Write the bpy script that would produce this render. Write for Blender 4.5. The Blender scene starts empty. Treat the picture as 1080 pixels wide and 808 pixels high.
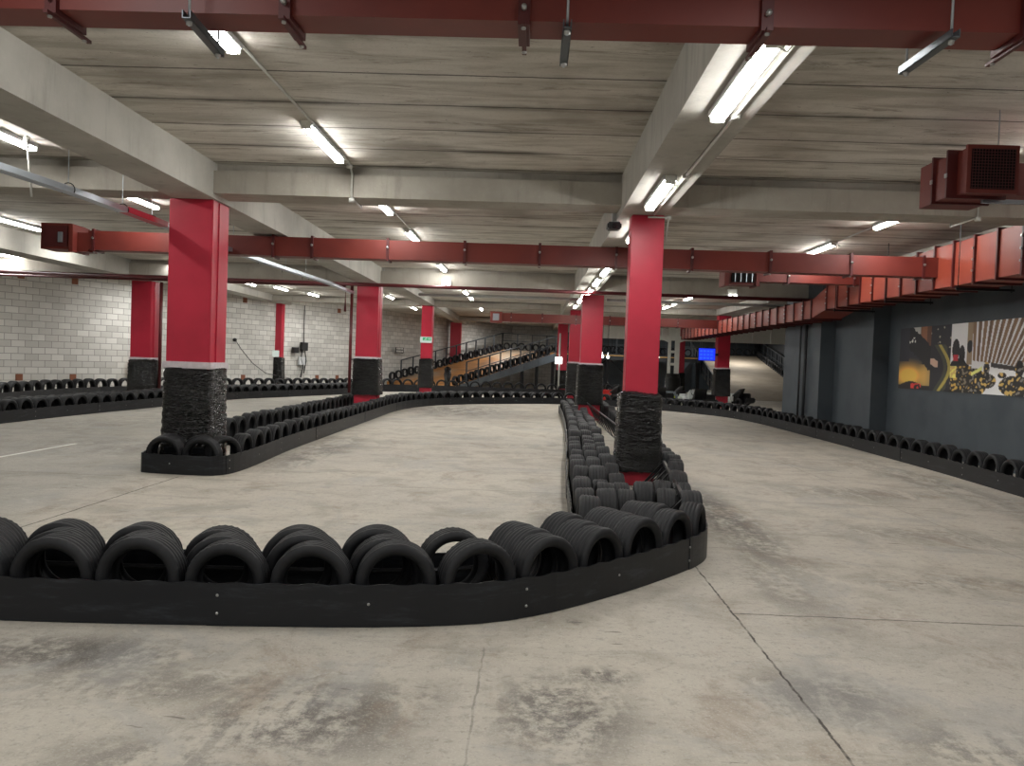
import bpy, bmesh, math, random
from mathutils import Vector, Matrix
random.seed(7)
PI = math.pi
scn = bpy.context.scene
COL = scn.collection

# ------------------------------------------------------------------ materials
def s2l(c):
    return tuple((v/12.92 if v <= .04045 else ((v+.055)/1.055)**2.4) for v in (x/255. for x in c))

class NT:
    def __init__(self, name):
        self.m = bpy.data.materials.new(name); self.m.use_nodes = True
        self.t = self.m.node_tree; self.t.nodes.clear()
        self.out = self.n('ShaderNodeOutputMaterial')
        self.b = self.n('ShaderNodeBsdfPrincipled')
        self.l(self.b.outputs[0], self.out.inputs[0])
    def n(self, typ, **kw):
        x = self.t.nodes.new(typ)
        for k, v in kw.items(): setattr(x, k, v)
        return x
    def l(self, a, b): self.t.links.new(a, b)
    def put(self, sock, v):
        if v is None: return
        if isinstance(v, (int, float)): sock.default_value = v
        elif isinstance(v, (tuple, list)):
            if len(v) == 3 and len(sock.default_value) == 4: v = (*v, 1)
            sock.default_value = v
        else: self.l(v, sock)
    def math(self, op, a, b=None, clamp=False):
        x = self.n('ShaderNodeMath', operation=op, use_clamp=clamp)
        self.put(x.inputs[0], a)
        if b is not None: self.put(x.inputs[1], b)
        return x.outputs[0]
    def mix(self, f, a, b, mode='MIX'):
        x = self.n('ShaderNodeMix', data_type='RGBA', blend_type=mode)
        self.put(x.inputs[0], f); self.put(x.inputs[6], a); self.put(x.inputs[7], b)
        return x.outputs[2]
    def noise(self, vec, scale, detail=4, rough=.55, dist=0.):
        x = self.n('ShaderNodeTexNoise'); self.l(vec, x.inputs['Vector'])
        x.inputs['Scale'].default_value = scale; x.inputs['Detail'].default_value = detail
        x.inputs['Roughness'].default_value = rough; x.inputs['Distortion'].default_value = dist
        return x.outputs[0]
    def ramp(self, f, lo, hi):      # smoothstep lo..hi -> 0..1
        x = self.n('ShaderNodeMapRange', interpolation_type='SMOOTHSTEP')
        self.put(x.inputs[0], f); x.inputs[1].default_value = lo; x.inputs[2].default_value = hi
        return x.outputs[0]
    def scale(self, vec, s):
        x = self.n('ShaderNodeVectorMath', operation='MULTIPLY'); self.l(vec, x.inputs[0]); x.inputs[1].default_value = s
        return x.outputs[0]
    def pos(self): return self.n('ShaderNodeNewGeometry').outputs['Position']
    def obj(self): return self.n('ShaderNodeTexCoord').outputs['Object']
    def xyz(self, vec):
        x = self.n('ShaderNodeSeparateXYZ'); self.l(vec, x.inputs[0]); return x.outputs
    def bump(self, h, strength, dist):
        x = self.n('ShaderNodeBump'); x.inputs['Strength'].default_value = strength
        x.inputs['Distance'].default_value = dist; self.l(h, x.inputs['Height'])
        self.l(x.outputs[0], self.b.inputs['Normal'])
    def done(self, col, rough=.6, metal=0., spec=None):
        self.put(self.b.inputs['Base Color'], col); self.put(self.b.inputs['Roughness'], rough)
        self.b.inputs['Metallic'].default_value = metal
        if spec is not None: self.b.inputs['Specular IOR Level'].default_value = spec
        return self.m

def flat(name, rgb, rough=.5, metal=0., var=.12, sc=6., bump=0.):
    t = NT(name); c = s2l(rgb); v = t.obj()
    n = t.noise(v, sc, 5)
    col = t.mix(n, tuple(x*(1-var) for x in c), tuple(min(1, x*(1+var)) for x in c))
    if bump: t.bump(t.noise(v, sc*8, 3), bump, .01)
    return t.done(col, rough, metal)

def glow(name, rgb, strength):
    t = NT(name); t.put(t.b.inputs['Emission Color'], s2l(rgb)); t.b.inputs['Emission Strength'].default_value = strength
    return t.done((.02, .02, .02) if strength < 5 else (.8, .8, .8), .4)

def mat_floor():
    t = NT('track_concrete'); p = t.pos()
    big = t.noise(p, .35, 3); mid = t.noise(p, 1.6, 6, .62, .4); fine = t.noise(p, 14., 8, .7); grit = t.noise(p, 70., 4, .7)
    col = t.mix(t.ramp(big, .3, .7), s2l((181, 175, 164)), s2l((193, 186, 172)))
    col = t.mix(t.math('MULTIPLY', t.ramp(mid, .46, .72), .5), col, s2l((150, 146, 136)))
    # tyre scrub running along the lanes
    st = t.noise(t.scale(p, (1.1, .42, 1)), 2.4, 7, .66, .9)
    st2 = t.noise(t.scale(p, (.35, 2.2, 1)), 1.6, 7, .68, .5)
    col = t.mix(t.math('MULTIPLY', t.ramp(st2, .54, .68), .3), col, s2l((126, 120, 111)))
    # rubbered patches, each with a ragged edge; one far patch paints shade between lamps
    blots = [(-2.4, 4.08, .7, .28, .9), (-1.75, 3.75, .9, .22, .55), (-1.0, 3.5, .5, .42, 1.), (-1.15, 3.85, .55, .12, .55), (.2, 3.65, .33, .45, 1.), (.42, 4.1, .2, .12, .9), (-.62, 3.72, .3, .2, .6),
             (1.55, 3.97, .42, .35, .75), (.33, 4.96, .07, .06, .9), (2.2, 8.8, .35, 2.6, .9), (2.0, 6.0, .3, 1.2, .45), (.25, 7.6, .22, 1.7, .7), (2.1, 3.5, .45, .25, .7), (-3.3, 5.9, .9, .3, .25),
             (3.5, 6.3, .9, .3, .5), (4.2, 8.2, 1.2, .4, .45), (4.6, 10.9, 1.3, .6, .5), (6.3, 12.5, .5, 3.5, .6), (-2.4, 26, 1.6, 3.0, .8), (-3.6, 13.5, .5, 2.8, .75), (-7.0, 13, 1.6, 1.3, .6), (-9.3, 16.5, 1.2, 2.5, .5), (2.7, 26.5, 1.8, 2., .7), (-1.5, 3.05, .4, .2, .6)]
    mask = None
    for (x, y, rx, ry, a) in blots:
        sub = t.n('ShaderNodeVectorMath', operation='SUBTRACT'); t.l(p, sub.inputs[0]); sub.inputs[1].default_value = (x, y, 0)
        ln = t.n('ShaderNodeVectorMath', operation='LENGTH'); t.l(t.scale(sub.outputs[0], (1/rx, 1/ry, 0)), ln.inputs[0])
        f = t.math('MULTIPLY', t.math('SUBTRACT', 1., t.ramp(ln.outputs[1], .25, 1.5)), a)
        mask = f if mask is None else t.math('MAXIMUM', mask, f)
    rag = t.ramp(t.math('ADD', t.math('MULTIPLY', st, .5), t.math('ADD', t.math('MULTIPLY', fine, .3), t.math('MULTIPLY', grit, .2))), .435, .54)
    blot = t.math('MULTIPLY', mask, rag)
    col = t.mix(t.math('MULTIPLY', blot, .92), col, s2l((74, 70, 67)))
    brown = t.math('MULTIPLY', t.ramp(t.noise(t.scale(p, (1.2, .8, 1)), 1.1, 8, .72, .6), .53, .66), .42)
    col = t.mix(brown, col, s2l((132, 112, 94)))
    # darker lane to the far side of the island
    xs = t.xyz(p)
    lane = t.math('MULTIPLY', t.math('SUBTRACT', 1., t.ramp(xs[0], -5.5, -4.4)), .42)
    col = t.mix(lane, col, s2l((146, 147, 141)))
    col = t.mix(t.math('MULTIPLY', t.ramp(fine, .5, .68), .42), col, s2l((128, 123, 115)))
    col = t.mix(t.math('MULTIPLY', t.ramp(grit, .5, .66), .3), col, s2l((214, 210, 200)))
    speck = t.noise(p, 30., 5, .75)
    col = t.mix(t.math('MULTIPLY', t.ramp(speck, .56, .66), .4), col, s2l((112, 106, 98)))
    cool = t.ramp(t.noise(p, .8, 7, .7, .8), .52, .62)
    col = t.mix(t.math('MULTIPLY', cool, .4), col, s2l((158, 157, 154)))
    vn = t.n('ShaderNodeTexVoronoi'); t.l(t.scale(p, (.55, .8, 1)), vn.inputs['Vector']); vn.inputs['Scale'].default_value = 1.3; vn.inputs['Randomness'].default_value = .8
    vx = t.xyz(vn.outputs['Color'])
    col = t.mix(t.math('MULTIPLY', t.math('MULTIPLY', vx[0], t.ramp(mid, .42, .6)), .22), col, s2l((140, 128, 112)))
    dash = t.noise(t.scale(p, (1.3, 6.5, 1)), 2.1, 4, .6, .3)
    col = t.mix(t.math('MULTIPLY', t.math('MULTIPLY', t.ramp(dash, .66, .70), t.ramp(big, .45, .55)), .7), col, s2l((92, 86, 78)))
    pale = t.noise(p, 4.5, 6, .7, 1.)
    col = t.mix(t.math('MULTIPLY', t.ramp(pale, .58, .68), .35), col, s2l((206, 202, 192)))
    # saw-cut joints with crumbled edges
    wob = t.math('MULTIPLY', t.math('SUBTRACT', t.noise(p, 5., 5, .7), .5), .05)
    def joint(coord, at, w, amt, gate=None):
        nonlocal col
        d = t.math('ABSOLUTE', t.math('ADD', t.math('SUBTRACT', coord, at), wob))
        f = t.math('MULTIPLY', t.math('SUBTRACT', 1., t.ramp(d, w*.4, w)), amt)
        if gate is not None: f = t.math('MULTIPLY', f, gate)
        col = t.mix(f, col, s2l((62, 57, 51)))
    gritgate = t.math('ADD', .45, t.math('MULTIPLY', t.ramp(t.noise(p, 3.5, 4, .7), .38, .55), .55))
    joint(xs[0], 1.42, .010, .95, gritgate); joint(xs[0], -.22, .008, .4, t.math('MULTIPLY', gritgate, t.math('LESS_THAN', xs[1], 4.45)))
    joint(xs[0], -4.57, .014, .8, t.math('LESS_THAN', xs[1], 10.)); joint(xs[1], 5.28, .012, .75, t.math('GREATER_THAN', xs[0], 1.42))
    joint(xs[1], 9.9, .015, .4); joint(xs[0], 4.6, .012, .3, gritgate); joint(xs[1], 15., .02, .4); joint(xs[1], 20.5, .02, .35)
    h = t.math('ADD', t.math('MULTIPLY', fine, .7), t.math('MULTIPLY', grit, .3))
    t.bump(h, .6, .016)
    rough = t.math('ADD', .5, t.math('MULTIPLY', mid, .4))
    return t.done(col, rough, spec=.35)

def mat_slab():
    t = NT('ceiling_plank_concrete'); p = t.pos(); xs = t.xyz(p)
    pitch = .865
    u = t.math('DIVIDE', t.math('SUBTRACT', xs[1], 7.21), pitch)
    wob = t.math('MULTIPLY', t.math('SUBTRACT', t.noise(p, 2., 5, .7), .5), .045)
    fr = t.math('FRACT', t.math('ADD', u, wob)); d = t.math('MINIMUM', fr, t.math('SUBTRACT', 1., fr))
    wn = t.n('ShaderNodeTexWhiteNoise', noise_dimensions='1D'); t.l(t.math('FLOOR', u), wn.inputs['W'])
    st = t.noise(t.scale(p, (.35, 2.2, 1)), 1.7, 7, .66, .5); bl = t.noise(p, .55, 4, .6); fi = t.noise(t.scale(p, (1, 3, 1)), 9, 6, .7)
    col = t.mix(wn.outputs[0], s2l((196, 192, 183)), s2l((212, 208, 199)))
    col = t.mix(t.math('MULTIPLY', t.ramp(st, .42, .66), .7), col, s2l((150, 143, 131)))
    col = t.mix(t.math('MULTIPLY', t.ramp(bl, .5, .7), .55), col, s2l((132, 125, 114)))
    col = t.mix(t.math('MULTIPLY', t.ramp(fi, .5, .8), .3), col, s2l((216, 212, 203)))
    pit = t.noise(t.scale(p, (1, 1.6, 1)), 16., 4, .6)
    col = t.mix(t.math('MULTIPLY', t.ramp(pit, .68, .73), .8), col, s2l((78, 72, 64)))
    gr = t.noise(p, 38., 5, .75)
    col = t.mix(t.math('MULTIPLY', t.ramp(gr, .5, .7), .3), col, s2l((140, 134, 124)))
    smear = t.noise(t.scale(p, (.55, 2.6, 1)), 1.15, 8, .72, 1.2)
    col = t.mix(t.math('MULTIPLY', t.ramp(smear, .56, .64), .55), col, s2l((112, 103, 91)))
    lime = t.noise(t.scale(p, (.8, 2.5, 1)), 3.2, 6, .75, .8)
    col = t.mix(t.math('MULTIPLY', t.ramp(lime, .63, .72), .5), col, s2l((222, 219, 212)))
    near = t.math('SUBTRACT', 1., t.ramp(d, .0, .16))
    col = t.mix(t.math('MULTIPLY', t.math('MULTIPLY', near, t.ramp(t.noise(t.scale(p, (.5, 1, 1)), 1.3, 5), .45, .7)), .8), col, s2l((66, 60, 52)))
    line = t.math('SUBTRACT', 1., t.ramp(d, .006, .024))
    col = t.mix(t.math('MULTIPLY', line, .85), col, s2l((52, 46, 40)))
    t.bump(t.math('SUBTRACT', t.math('MULTIPLY', fi, .4), t.math('MULTIPLY', line, 1.2)), .5, .02)
    return t.done(col, .85)

def mat_conc(name, a, b, streak=True):
    t = NT(name); p = t.pos()
    st = t.noise(t.scale(p, (3, 3, .35)), 1.8, 6, .65); bl = t.noise(p, 1.1, 5, .6); fi = t.noise(p, 18, 5, .7)
    col = t.mix(t.ramp(bl, .3, .7), s2l(a), s2l(b))
    if streak: col = t.mix(t.math('MULTIPLY', t.ramp(st, .5, .75), .4), col, s2l(tuple(x*.72 for x in a)))
    col = t.mix(t.math('MULTIPLY', t.ramp(fi, .55, .8), .25), col, s2l(tuple(min(255, x*1.15) for x in b)))
    t.bump(fi, .25, .01)
    return t.done(col, .85)

def mat_block():
    t = NT('blockwork'); v = t.obj(); xs = t.xyz(v)
    c = t.n('ShaderNodeCombineXYZ'); t.l(xs[0], c.inputs[0]); t.l(xs[2], c.inputs[1])
    b = t.n('ShaderNodeTexBrick', offset=.5); t.l(c.outputs[0], b.inputs['Vector'])
    b.inputs['Scale'].default_value = 1.; b.inputs['Brick Width'].default_value = .45; b.inputs['Row Height'].default_value = .225
    b.inputs['Mortar Size'].default_value = .012; b.inputs['Mortar Smooth'].default_value = .3; b.inputs['Bias'].default_value = 0
    b.inputs['Color1'].default_value = (*s2l((184, 182, 176)), 1); b.inputs['Color2'].default_value = (*s2l((214, 212, 206)), 1)
    b.inputs['Mortar'].default_value = (*s2l((132, 130, 124)), 1)
    n = t.noise(v, .4, 5); f = t.noise(v, 12, 5, .7)
    col = t.mix(t.math('MULTIPLY', t.ramp(n, .45, .7), .35), b.outputs[0], s2l((140, 140, 134)))
    col = t.mix(t.math('MULTIPLY', f, .25), col, s2l((222, 220, 212)))
    t.bump(t.math('SUBTRACT', t.math('MULTIPLY', f, .3), b.outputs[1]), .5, .02)
    return t.done(col, .9)

def mat_wrap():
    t = NT('black_stretch_wrap'); v = t.obj()
    a = t.noise(t.scale(v, (2.6, 2.6, 15)), 1., 4, .55, 1.6); b = t.noise(t.scale(v, (9, 9, 34)), 1., 2, .5, 1.)
    ridge = t.math('ABSOLUTE', t.math('SUBTRACT', a, .5))
    t.bump(t.math('ADD', t.math('MULTIPLY', ridge, 2.2), t.math('MULTIPLY', b, .3)), 1., .055)
    return t.done((.003, .003, .0035), .07, spec=.45)

def mat_rubber(name, rgb, scuff, rough=.62):
    t = NT(name); v = t.obj()
    n = t.noise(t.scale(v, (1, 1, 6)), 3, 6, .7); m = t.noise(v, 22, 4, .7)
    rnd = t.n('ShaderNodeObjectInfo').outputs['Random']
    col = t.mix(t.math('MULTIPLY', t.ramp(n, .5, .75), .8), s2l(rgb), s2l(scuff))
    col = t.mix(t.math('MULTIPLY', rnd, .5), col, s2l(tuple(x*1.25 for x in rgb)))
    t.bump(m, .2, .004)
    return t.done(col, rough, spec=.4)

def mat_paint(name, rgb, dark, rough=.42):
    t = NT(name); v = t.pos(); n = t.noise(v, 1.3, 5); f = t.noise(v, 40, 3)
    col = t.mix(t.ramp(n, .35, .75), s2l(rgb), s2l(dark))
    t.bump(f, .08, .004)
    return t.done(col, rough)

def mat_wood():
    t = NT('ramp_plywood'); p = t.pos()
    n = t.noise(t.scale(p, (.8, 2.2, 1)), 1.6, 6, .6, .4); b = t.noise(p, .35, 3)
    col = t.mix(t.ramp(n, .35, .7), s2l((176, 122, 62)), s2l((126, 86, 52)))
    col = t.mix(t.ramp(b, .45, .62), col, s2l((150, 132, 112)))
    return t.done(col, .5)

M = dict(
    floor=mat_floor(), slab=mat_slab(), block=mat_block(), wrap=mat_wrap(),
    beam=mat_conc('beam_concrete', (160, 157, 149), (178, 175, 167)), beam2=mat_conc('cross_beam_concrete', (152, 146, 136), (168, 163, 153)),
    red=mat_paint('column_red', (186, 36, 60), (168, 30, 52)),
    duct=mat_paint('duct_red', (112, 42, 33), (96, 35, 30), .5), duct2=mat_paint('duct_orange', (150, 66, 48), (132, 54, 42), .45),
    flange=mat_paint('flange_red', (84, 26, 26), (62, 20, 22), .5),
    grey=mat_paint('wall_grey', (74, 82, 88), (62, 70, 77), .6), dark=mat_paint('wall_black', (52, 54, 57), (40, 42, 45), .6),
    tyre=mat_rubber('tyre_rubber', (18, 19, 22), (34, 35, 38)), belt=mat_rubber('belt_rubber', (20, 22, 26), (62, 66, 72), .42),
    steel=flat('dark_steel', (40, 40, 42), .4, .7), galv=flat('galvanised_steel', (176, 184, 192), .32, .85), bolt=flat('bolt_zinc', (170, 170, 168), .4, .8, 0.05),
    housing=flat('batten_housing', (190, 192, 192), .5), tube=glow('tube_diffuser', (255, 254, 250), 52.), bulb=glow('small_lamp', (255, 255, 250), 3.),
    conduit=flat('conduit_white', (198, 198, 192), .45), white=flat('white_paint', (222, 222, 214), .5), ply=flat('plywood_board', (196, 156, 96), .7),
    brownbrick=flat('brown_padstone', (132, 84, 62), .9), tape=flat('white_tape', (205, 196, 200), .5, 0, .25, 20.), pipe=mat_paint('sprinkler_red', (96, 30, 34), (72, 22, 26), .4),
    screen=glow('screen_blue', (18, 48, 250), .9), screen2=glow('screen_pale', (40, 96, 255), .9), black=flat('black_plastic', (18, 18, 20), .45), orange=flat('orange_card', (226, 150, 50), .6),
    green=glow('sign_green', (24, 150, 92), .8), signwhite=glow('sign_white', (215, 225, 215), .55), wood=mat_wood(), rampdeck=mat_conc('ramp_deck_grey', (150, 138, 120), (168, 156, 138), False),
    hole=flat('shadow_black', (6, 6, 7), .9), kwhite=flat('kart_white', (205, 210, 208), .35), kyellow=flat('kart_yellow', (196, 208, 40), .4), kred=flat('kart_red', (190, 40, 34), .4), kblue=flat('kart_grey', (120, 130, 134), .4),
    strut=flat('strut_steel', (92, 97, 102), .4, .6),
    mesh=flat('fence_mesh', (40, 44, 46), .6), rail=flat('rail_grey', (58, 62, 66), .5, .3), sgrey=mat_paint('ramp_steel_grey', (92, 100, 106), (76, 84, 90), .5),
)

# ------------------------------------------------------------------ mesh building
class MB:
    def __init__(self): self.v = []; self.f = []; self.mi = []; self.k = 0; self.sm = []; self.s = False
    def add(self, vs, fs):
        o = len(self.v); self.v += [tuple(p) for p in vs]
        for f in fs: self.f.append(tuple(i+o for i in f)); self.mi.append(self.k); self.sm.append(self.s)
        return self
    def box(self, x0, x1, y0, y1, z0, z1, bev=0.):
        if bev <= 0:
            vs = [(x, y, z) for z in (z0, z1) for y in (y0, y1) for x in (x0, x1)]
            return self.add(vs, [(0, 2, 3, 1), (4, 5, 7, 6), (0, 1, 5, 4), (2, 6, 7, 3), (0, 4, 6, 2), (1, 3, 7, 5)])
        bm = bmesh.new(); bmesh.ops.create_cube(bm, size=1)
        for v in bm.verts: v.co = Vector(((x0+x1)/2+v.co.x*(x1-x0), (y0+y1)/2+v.co.y*(y1-y0), (z0+z1)/2+v.co.z*(z1-z0)))
        bmesh.ops.bevel(bm, geom=bm.edges[:], offset=bev, segments=2, affect='EDGES')
        bm.verts.index_update(); self.add([v.co[:] for v in bm.verts], [[v.index for v in f.verts] for f in bm.faces]); bm.free(); return self
    def obox(self, c, hx, hy, hz, R):       # oriented box
        vs = [Vector(c)+R @ Vector((sx*hx, sy*hy, sz*hz)) for sz in (-1, 1) for sy in (-1, 1) for sx in (-1, 1)]
        return self.add(vs, [(0, 2, 3, 1), (4, 5, 7, 6), (0, 1, 5, 4), (2, 6, 7, 3), (0, 4, 6, 2), (1, 3, 7, 5)])
    def hexa(self, a, b):                   # two quads (4 pts each) joined
        return self.add(list(a)+list(b), [(3, 2, 1, 0), (4, 5, 6, 7), (0, 1, 5, 4), (1, 2, 6, 5), (2, 3, 7, 6), (3, 0, 4, 7)])
    def bar(self, a, b, w, h):
        a, b = Vector(a), Vector(b); d = (b-a)
        if d.length < 1e-6: return self
        d.normalize(); up = Vector((0, 0, 1)) if abs(d.z) < .95 else Vector((0, 1, 0)); s = d.cross(up).normalized(); u = s.cross(d)
        q = lambda p: [p+s*(i*w/2)+u*(j*h/2) for i, j in ((-1, -1), (1, -1), (1, 1), (-1, 1))]
        return self.hexa(q(a), q(b))
    def tube(self, pts, r, seg=8, cap=True):
        pts = [Vector(p) for p in pts]; rings = []
        for i, p in enumerate(pts):
            d = (pts[min(i+1, len(pts)-1)]-pts[max(i-1, 0)]).normalized()
            up = Vector((0, 0, 1)) if abs(d.z) < .9 else Vector((0, 1, 0)); s = d.cross(up).normalized(); u = s.cross(d)
            rings.append([p+s*(r*math.cos(2*PI*k/seg))+u*(r*math.sin(2*PI*k/seg)) for k in range(seg)])
        vs = [q for rg in rings for q in rg]; fs = []
        for i in range(len(pts)-1):
            for k in range(seg):
                fs.append((i*seg+k, i*seg+(k+1) % seg, (i+1)*seg+(k+1) % seg, (i+1)*seg+k))
        if cap: fs.append(tuple(range(seg-1, -1, -1))); fs.append(tuple((len(pts)-1)*seg+k for k in range(seg)))
        o = self.s; self.s = seg > 6; self.add(vs, fs); self.s = o; return self
    def lathe(self, prof, seg, axis='y', c=(0, 0, 0), closed=True):
        n = len(prof); vs = []
        for k in range(seg):
            a = 2*PI*k/seg; ca, sa = math.cos(a), math.sin(a)
            for (h, r) in prof:
                vs.append((c[0]+r*ca, c[1]+h, c[2]+r*sa) if axis == 'y' else (c[0]+r*ca, c[1]+r*sa, c[2]+h))
        fs = []
        for k in range(seg):
            for i in range(n if closed else n-1):
                j = (i+1) % n; fs.append((k*n+i, k*n+j, ((k+1) % seg)*n+j, ((k+1) % seg)*n+i))
        o = self.s; self.s = True; self.add(vs, fs); self.s = o; return self
    def mesh(self, name, mats):
        me = bpy.data.meshes.new(name); me.from_pydata(self.v, [], self.f)
        for m in (mats if isinstance(mats, (list, tuple)) else [mats]): me.materials.append(m)
        for p, i, s in zip(me.polygons, self.mi, self.sm): p.material_index = i; p.use_smooth = s
        me.update()
        bm = bmesh.new(); bm.from_mesh(me); bmesh.ops.recalc_face_normals(bm, faces=bm.faces[:]); bm.to_mesh(me); bm.free()
        return me
    def build(self, name, mats, parent=None, loc=None):
        o = bpy.data.objects.new(name, self.mesh(name, mats)); COL.objects.link(o)
        if parent is not None: o.parent = parent
        if loc is not None: o.location = loc
        return o

def tag(o, label=None, cat=None, group=None, kind=None):
    if label: o['label'] = label
    if cat: o['category'] = cat
    if group: o['group'] = group
    if kind: o['kind'] = kind
    return o
def empty(name, loc, label, cat, group=None, rz=0.):
    o = bpy.data.objects.new(name, None); COL.objects.link(o); o.location = loc; o.rotation_euler.z = rz
    o.empty_display_size = .2
    return tag(o, label, cat, group)
def dup(root, loc, rz=None, label=None, group=None):
    r = root.copy(); COL.objects.link(r); r.location = loc
    if rz is not None: r.rotation_euler.z = rz
    if label: r['label'] = label
    if group: r['group'] = group
    for ch in list(root.children):
        c = ch.copy(); COL.objects.link(c); c.parent = r
        for g in list(ch.children):
            d = g.copy(); COL.objects.link(d); d.parent = c
    return r
def struct(name, mb, mat, loc=None):
    return tag(mb.build(name, mat, None, loc), kind='structure')

ORD = ('first second third fourth fifth sixth seventh eighth ninth tenth eleventh twelfth thirteenth fourteenth fifteenth sixteenth seventeenth eighteenth nineteenth twentieth').split()
TENS = {2: 'twenty', 3: 'thirty', 4: 'forty', 5: 'fifty', 6: 'sixty', 7: 'seventy', 8: 'eighty', 9: 'ninety'}
TENTH = {3: 'thirtieth', 4: 'fortieth', 5: 'fiftieth', 6: 'sixtieth', 7: 'seventieth', 8: 'eightieth', 9: 'ninetieth'}
def ordw(n):
    if n <= 20: return ORD[n-1]
    a, b = divmod(n, 10)
    return TENTH[a] if b == 0 else TENS[a]+'-'+ORD[b-1]

# ------------------------------------------------------------------ camera (level-ish phone shot, slight roll)
CAMH = 1.65
yaw, pit, rol = .025875, -.026553, .036
fwd = Vector((-math.sin(yaw)*math.cos(pit), math.cos(yaw)*math.cos(pit), math.sin(pit)))
r0 = Vector((math.cos(yaw), math.sin(yaw), 0)); u0 = r0.cross(fwd)
rr = r0*math.cos(rol)+u0*math.sin(rol); uu = -r0*math.sin(rol)+u0*math.cos(rol)
cam = bpy.data.cameras.new('camera'); cam.sensor_width = 36; cam.lens = 820/1080*36; cam.clip_end = 200; cam.clip_start = .05
co = bpy.data.objects.new('camera', cam); COL.objects.link(co)
mw = Matrix((rr, uu, -fwd)).transposed().to_4x4(); mw.translation = (0, 0, CAMH); co.matrix_world = mw
scn.camera = co

# ------------------------------------------------------------------ setting
ZC = 4.27
struct('floor', MB().box(-26, 22, -7, 68, -.2, 0), M['floor'])
struct('ceiling', MB().box(-26, 22, -7, 68, ZC, ZC+.3), M['slab'])

def lw(x): return 59.5+1.95*x            # the blockwork wall runs askew
# left wall: local x along the wall
ang = math.atan2(1.95, 1.0); A = Vector((-24.2, lw(-24.2), 0)); L = (Vector((-1.6, lw(-1.6), 0))-A).length
w = struct('wall_left', MB().box(0, L, 0, .25, 0, ZC), M['block'], A); w.rotation_euler.z = ang
w = struct('wall_back', MB().box(-1.9, 2.2, 0, .25, 0, ZC), M['block'], (0, 56.4, 0))
struct('wall_back_2', MB().box(2.2, 22, 63.6, 63.9, 0, ZC), M['grey'])
# dark painted wall stepping toward the track
wr = MB(); wr.box(8.6, 9.0, -7, 19.05, 0, ZC).box(8.2, 9.0, 19.05, 21.4, 0, ZC).box(7.8, 9.0, 21.4, 24.4, 0, ZC)
struct('wall_right', wr, M['grey'])
struct('wall_right_2', MB().box(17.9, 18.2, 40, 63.6, 0, ZC), M['dark'])
# white fascia panels high at the back
fa = MB()
for i in range(12):
    x0 = 2.3+i*1.08
    if x0 > 14.6: break
    fa.box(x0, x0+1.06, 47, 47.08, 3.3, ZC-.02, .01)
struct('trim_1', fa, M['white'])

def beam(n, *b, mat='beam'): struct('trim_%d' % n, MB().box(*b), M[mat])
beam(2, -5.1, -4.5, -7, 22.6, 3.775, ZC); beam(3, -5.0, -4.4, 22.6, 56, 4.0, ZC)
beam(4, 1.13, 1.74, -7, 23.3, 3.745, ZC); beam(5, 1.3, 1.95, 23.3, 56, 4.02, ZC)
beam(6, -12.6, -11.9, -7, 24.5, 3.78, ZC); beam(7, -12.2, -11.6, 24.5, 40, 4.0, ZC)
beam(8, 7.9, 8.6, -7, 24.3, 3.95, ZC); beam(9, 7.9, 8.6, 24.3, 62, 4.0, ZC)
k = 10
for (y, zb, zt) in ((10.7, 3.84, 4.15), (22.5, 3.79, 4.16), (34.1, 4.0, 4.2), (45.6, 4.0, 4.2)):
    for (x0, x1) in ((-19 if y < 20 else (-17 if y < 30 else -12), -12.6), (-11.9, -5.1), (-4.5, 1.13), (1.74, 7.9)):
        if x0 >= x1 or (x1 < -11 and y > 30) or (x1 < -5 and y > 40): continue
        struct('trim_%d' % k, MB().box(x0, x1, y, y+.55, zb, zt).box(x0, x1, y+.12, y+.43, zt, ZC), M['beam2']); k += 1

# padstones in the block wall
pi = 0
for f, zz in [(x, z) for x in (-17.3, -16.45, -12.9, -11.8, -10.75, -10.07) for z in (.55, 3.98)]:
    if zz > 3 and f in (-11.8, -10.75): continue
    d = Vector((1, 1.95, 0)).normalized(); nrm = Vector((d.y, -d.x, 0)); c = Vector((f, lw(f), zz))+nrm*.01
    o = MB().obox((0, 0, 0), .11, .02, .11, Matrix.Rotation(ang, 3, 'Z')).build('padstone', M['brownbrick'], None, c)
    tag(o, 'small square brown brick set %s in the grey block wall, %s of its row' % ('high' if zz > 3 else 'low', ordw(1+(-17.3, -16.45, -12.9, -11.8, -10.75, -10.07).index(f))), 'brick', 'brown bricks in the block wall')

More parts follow.
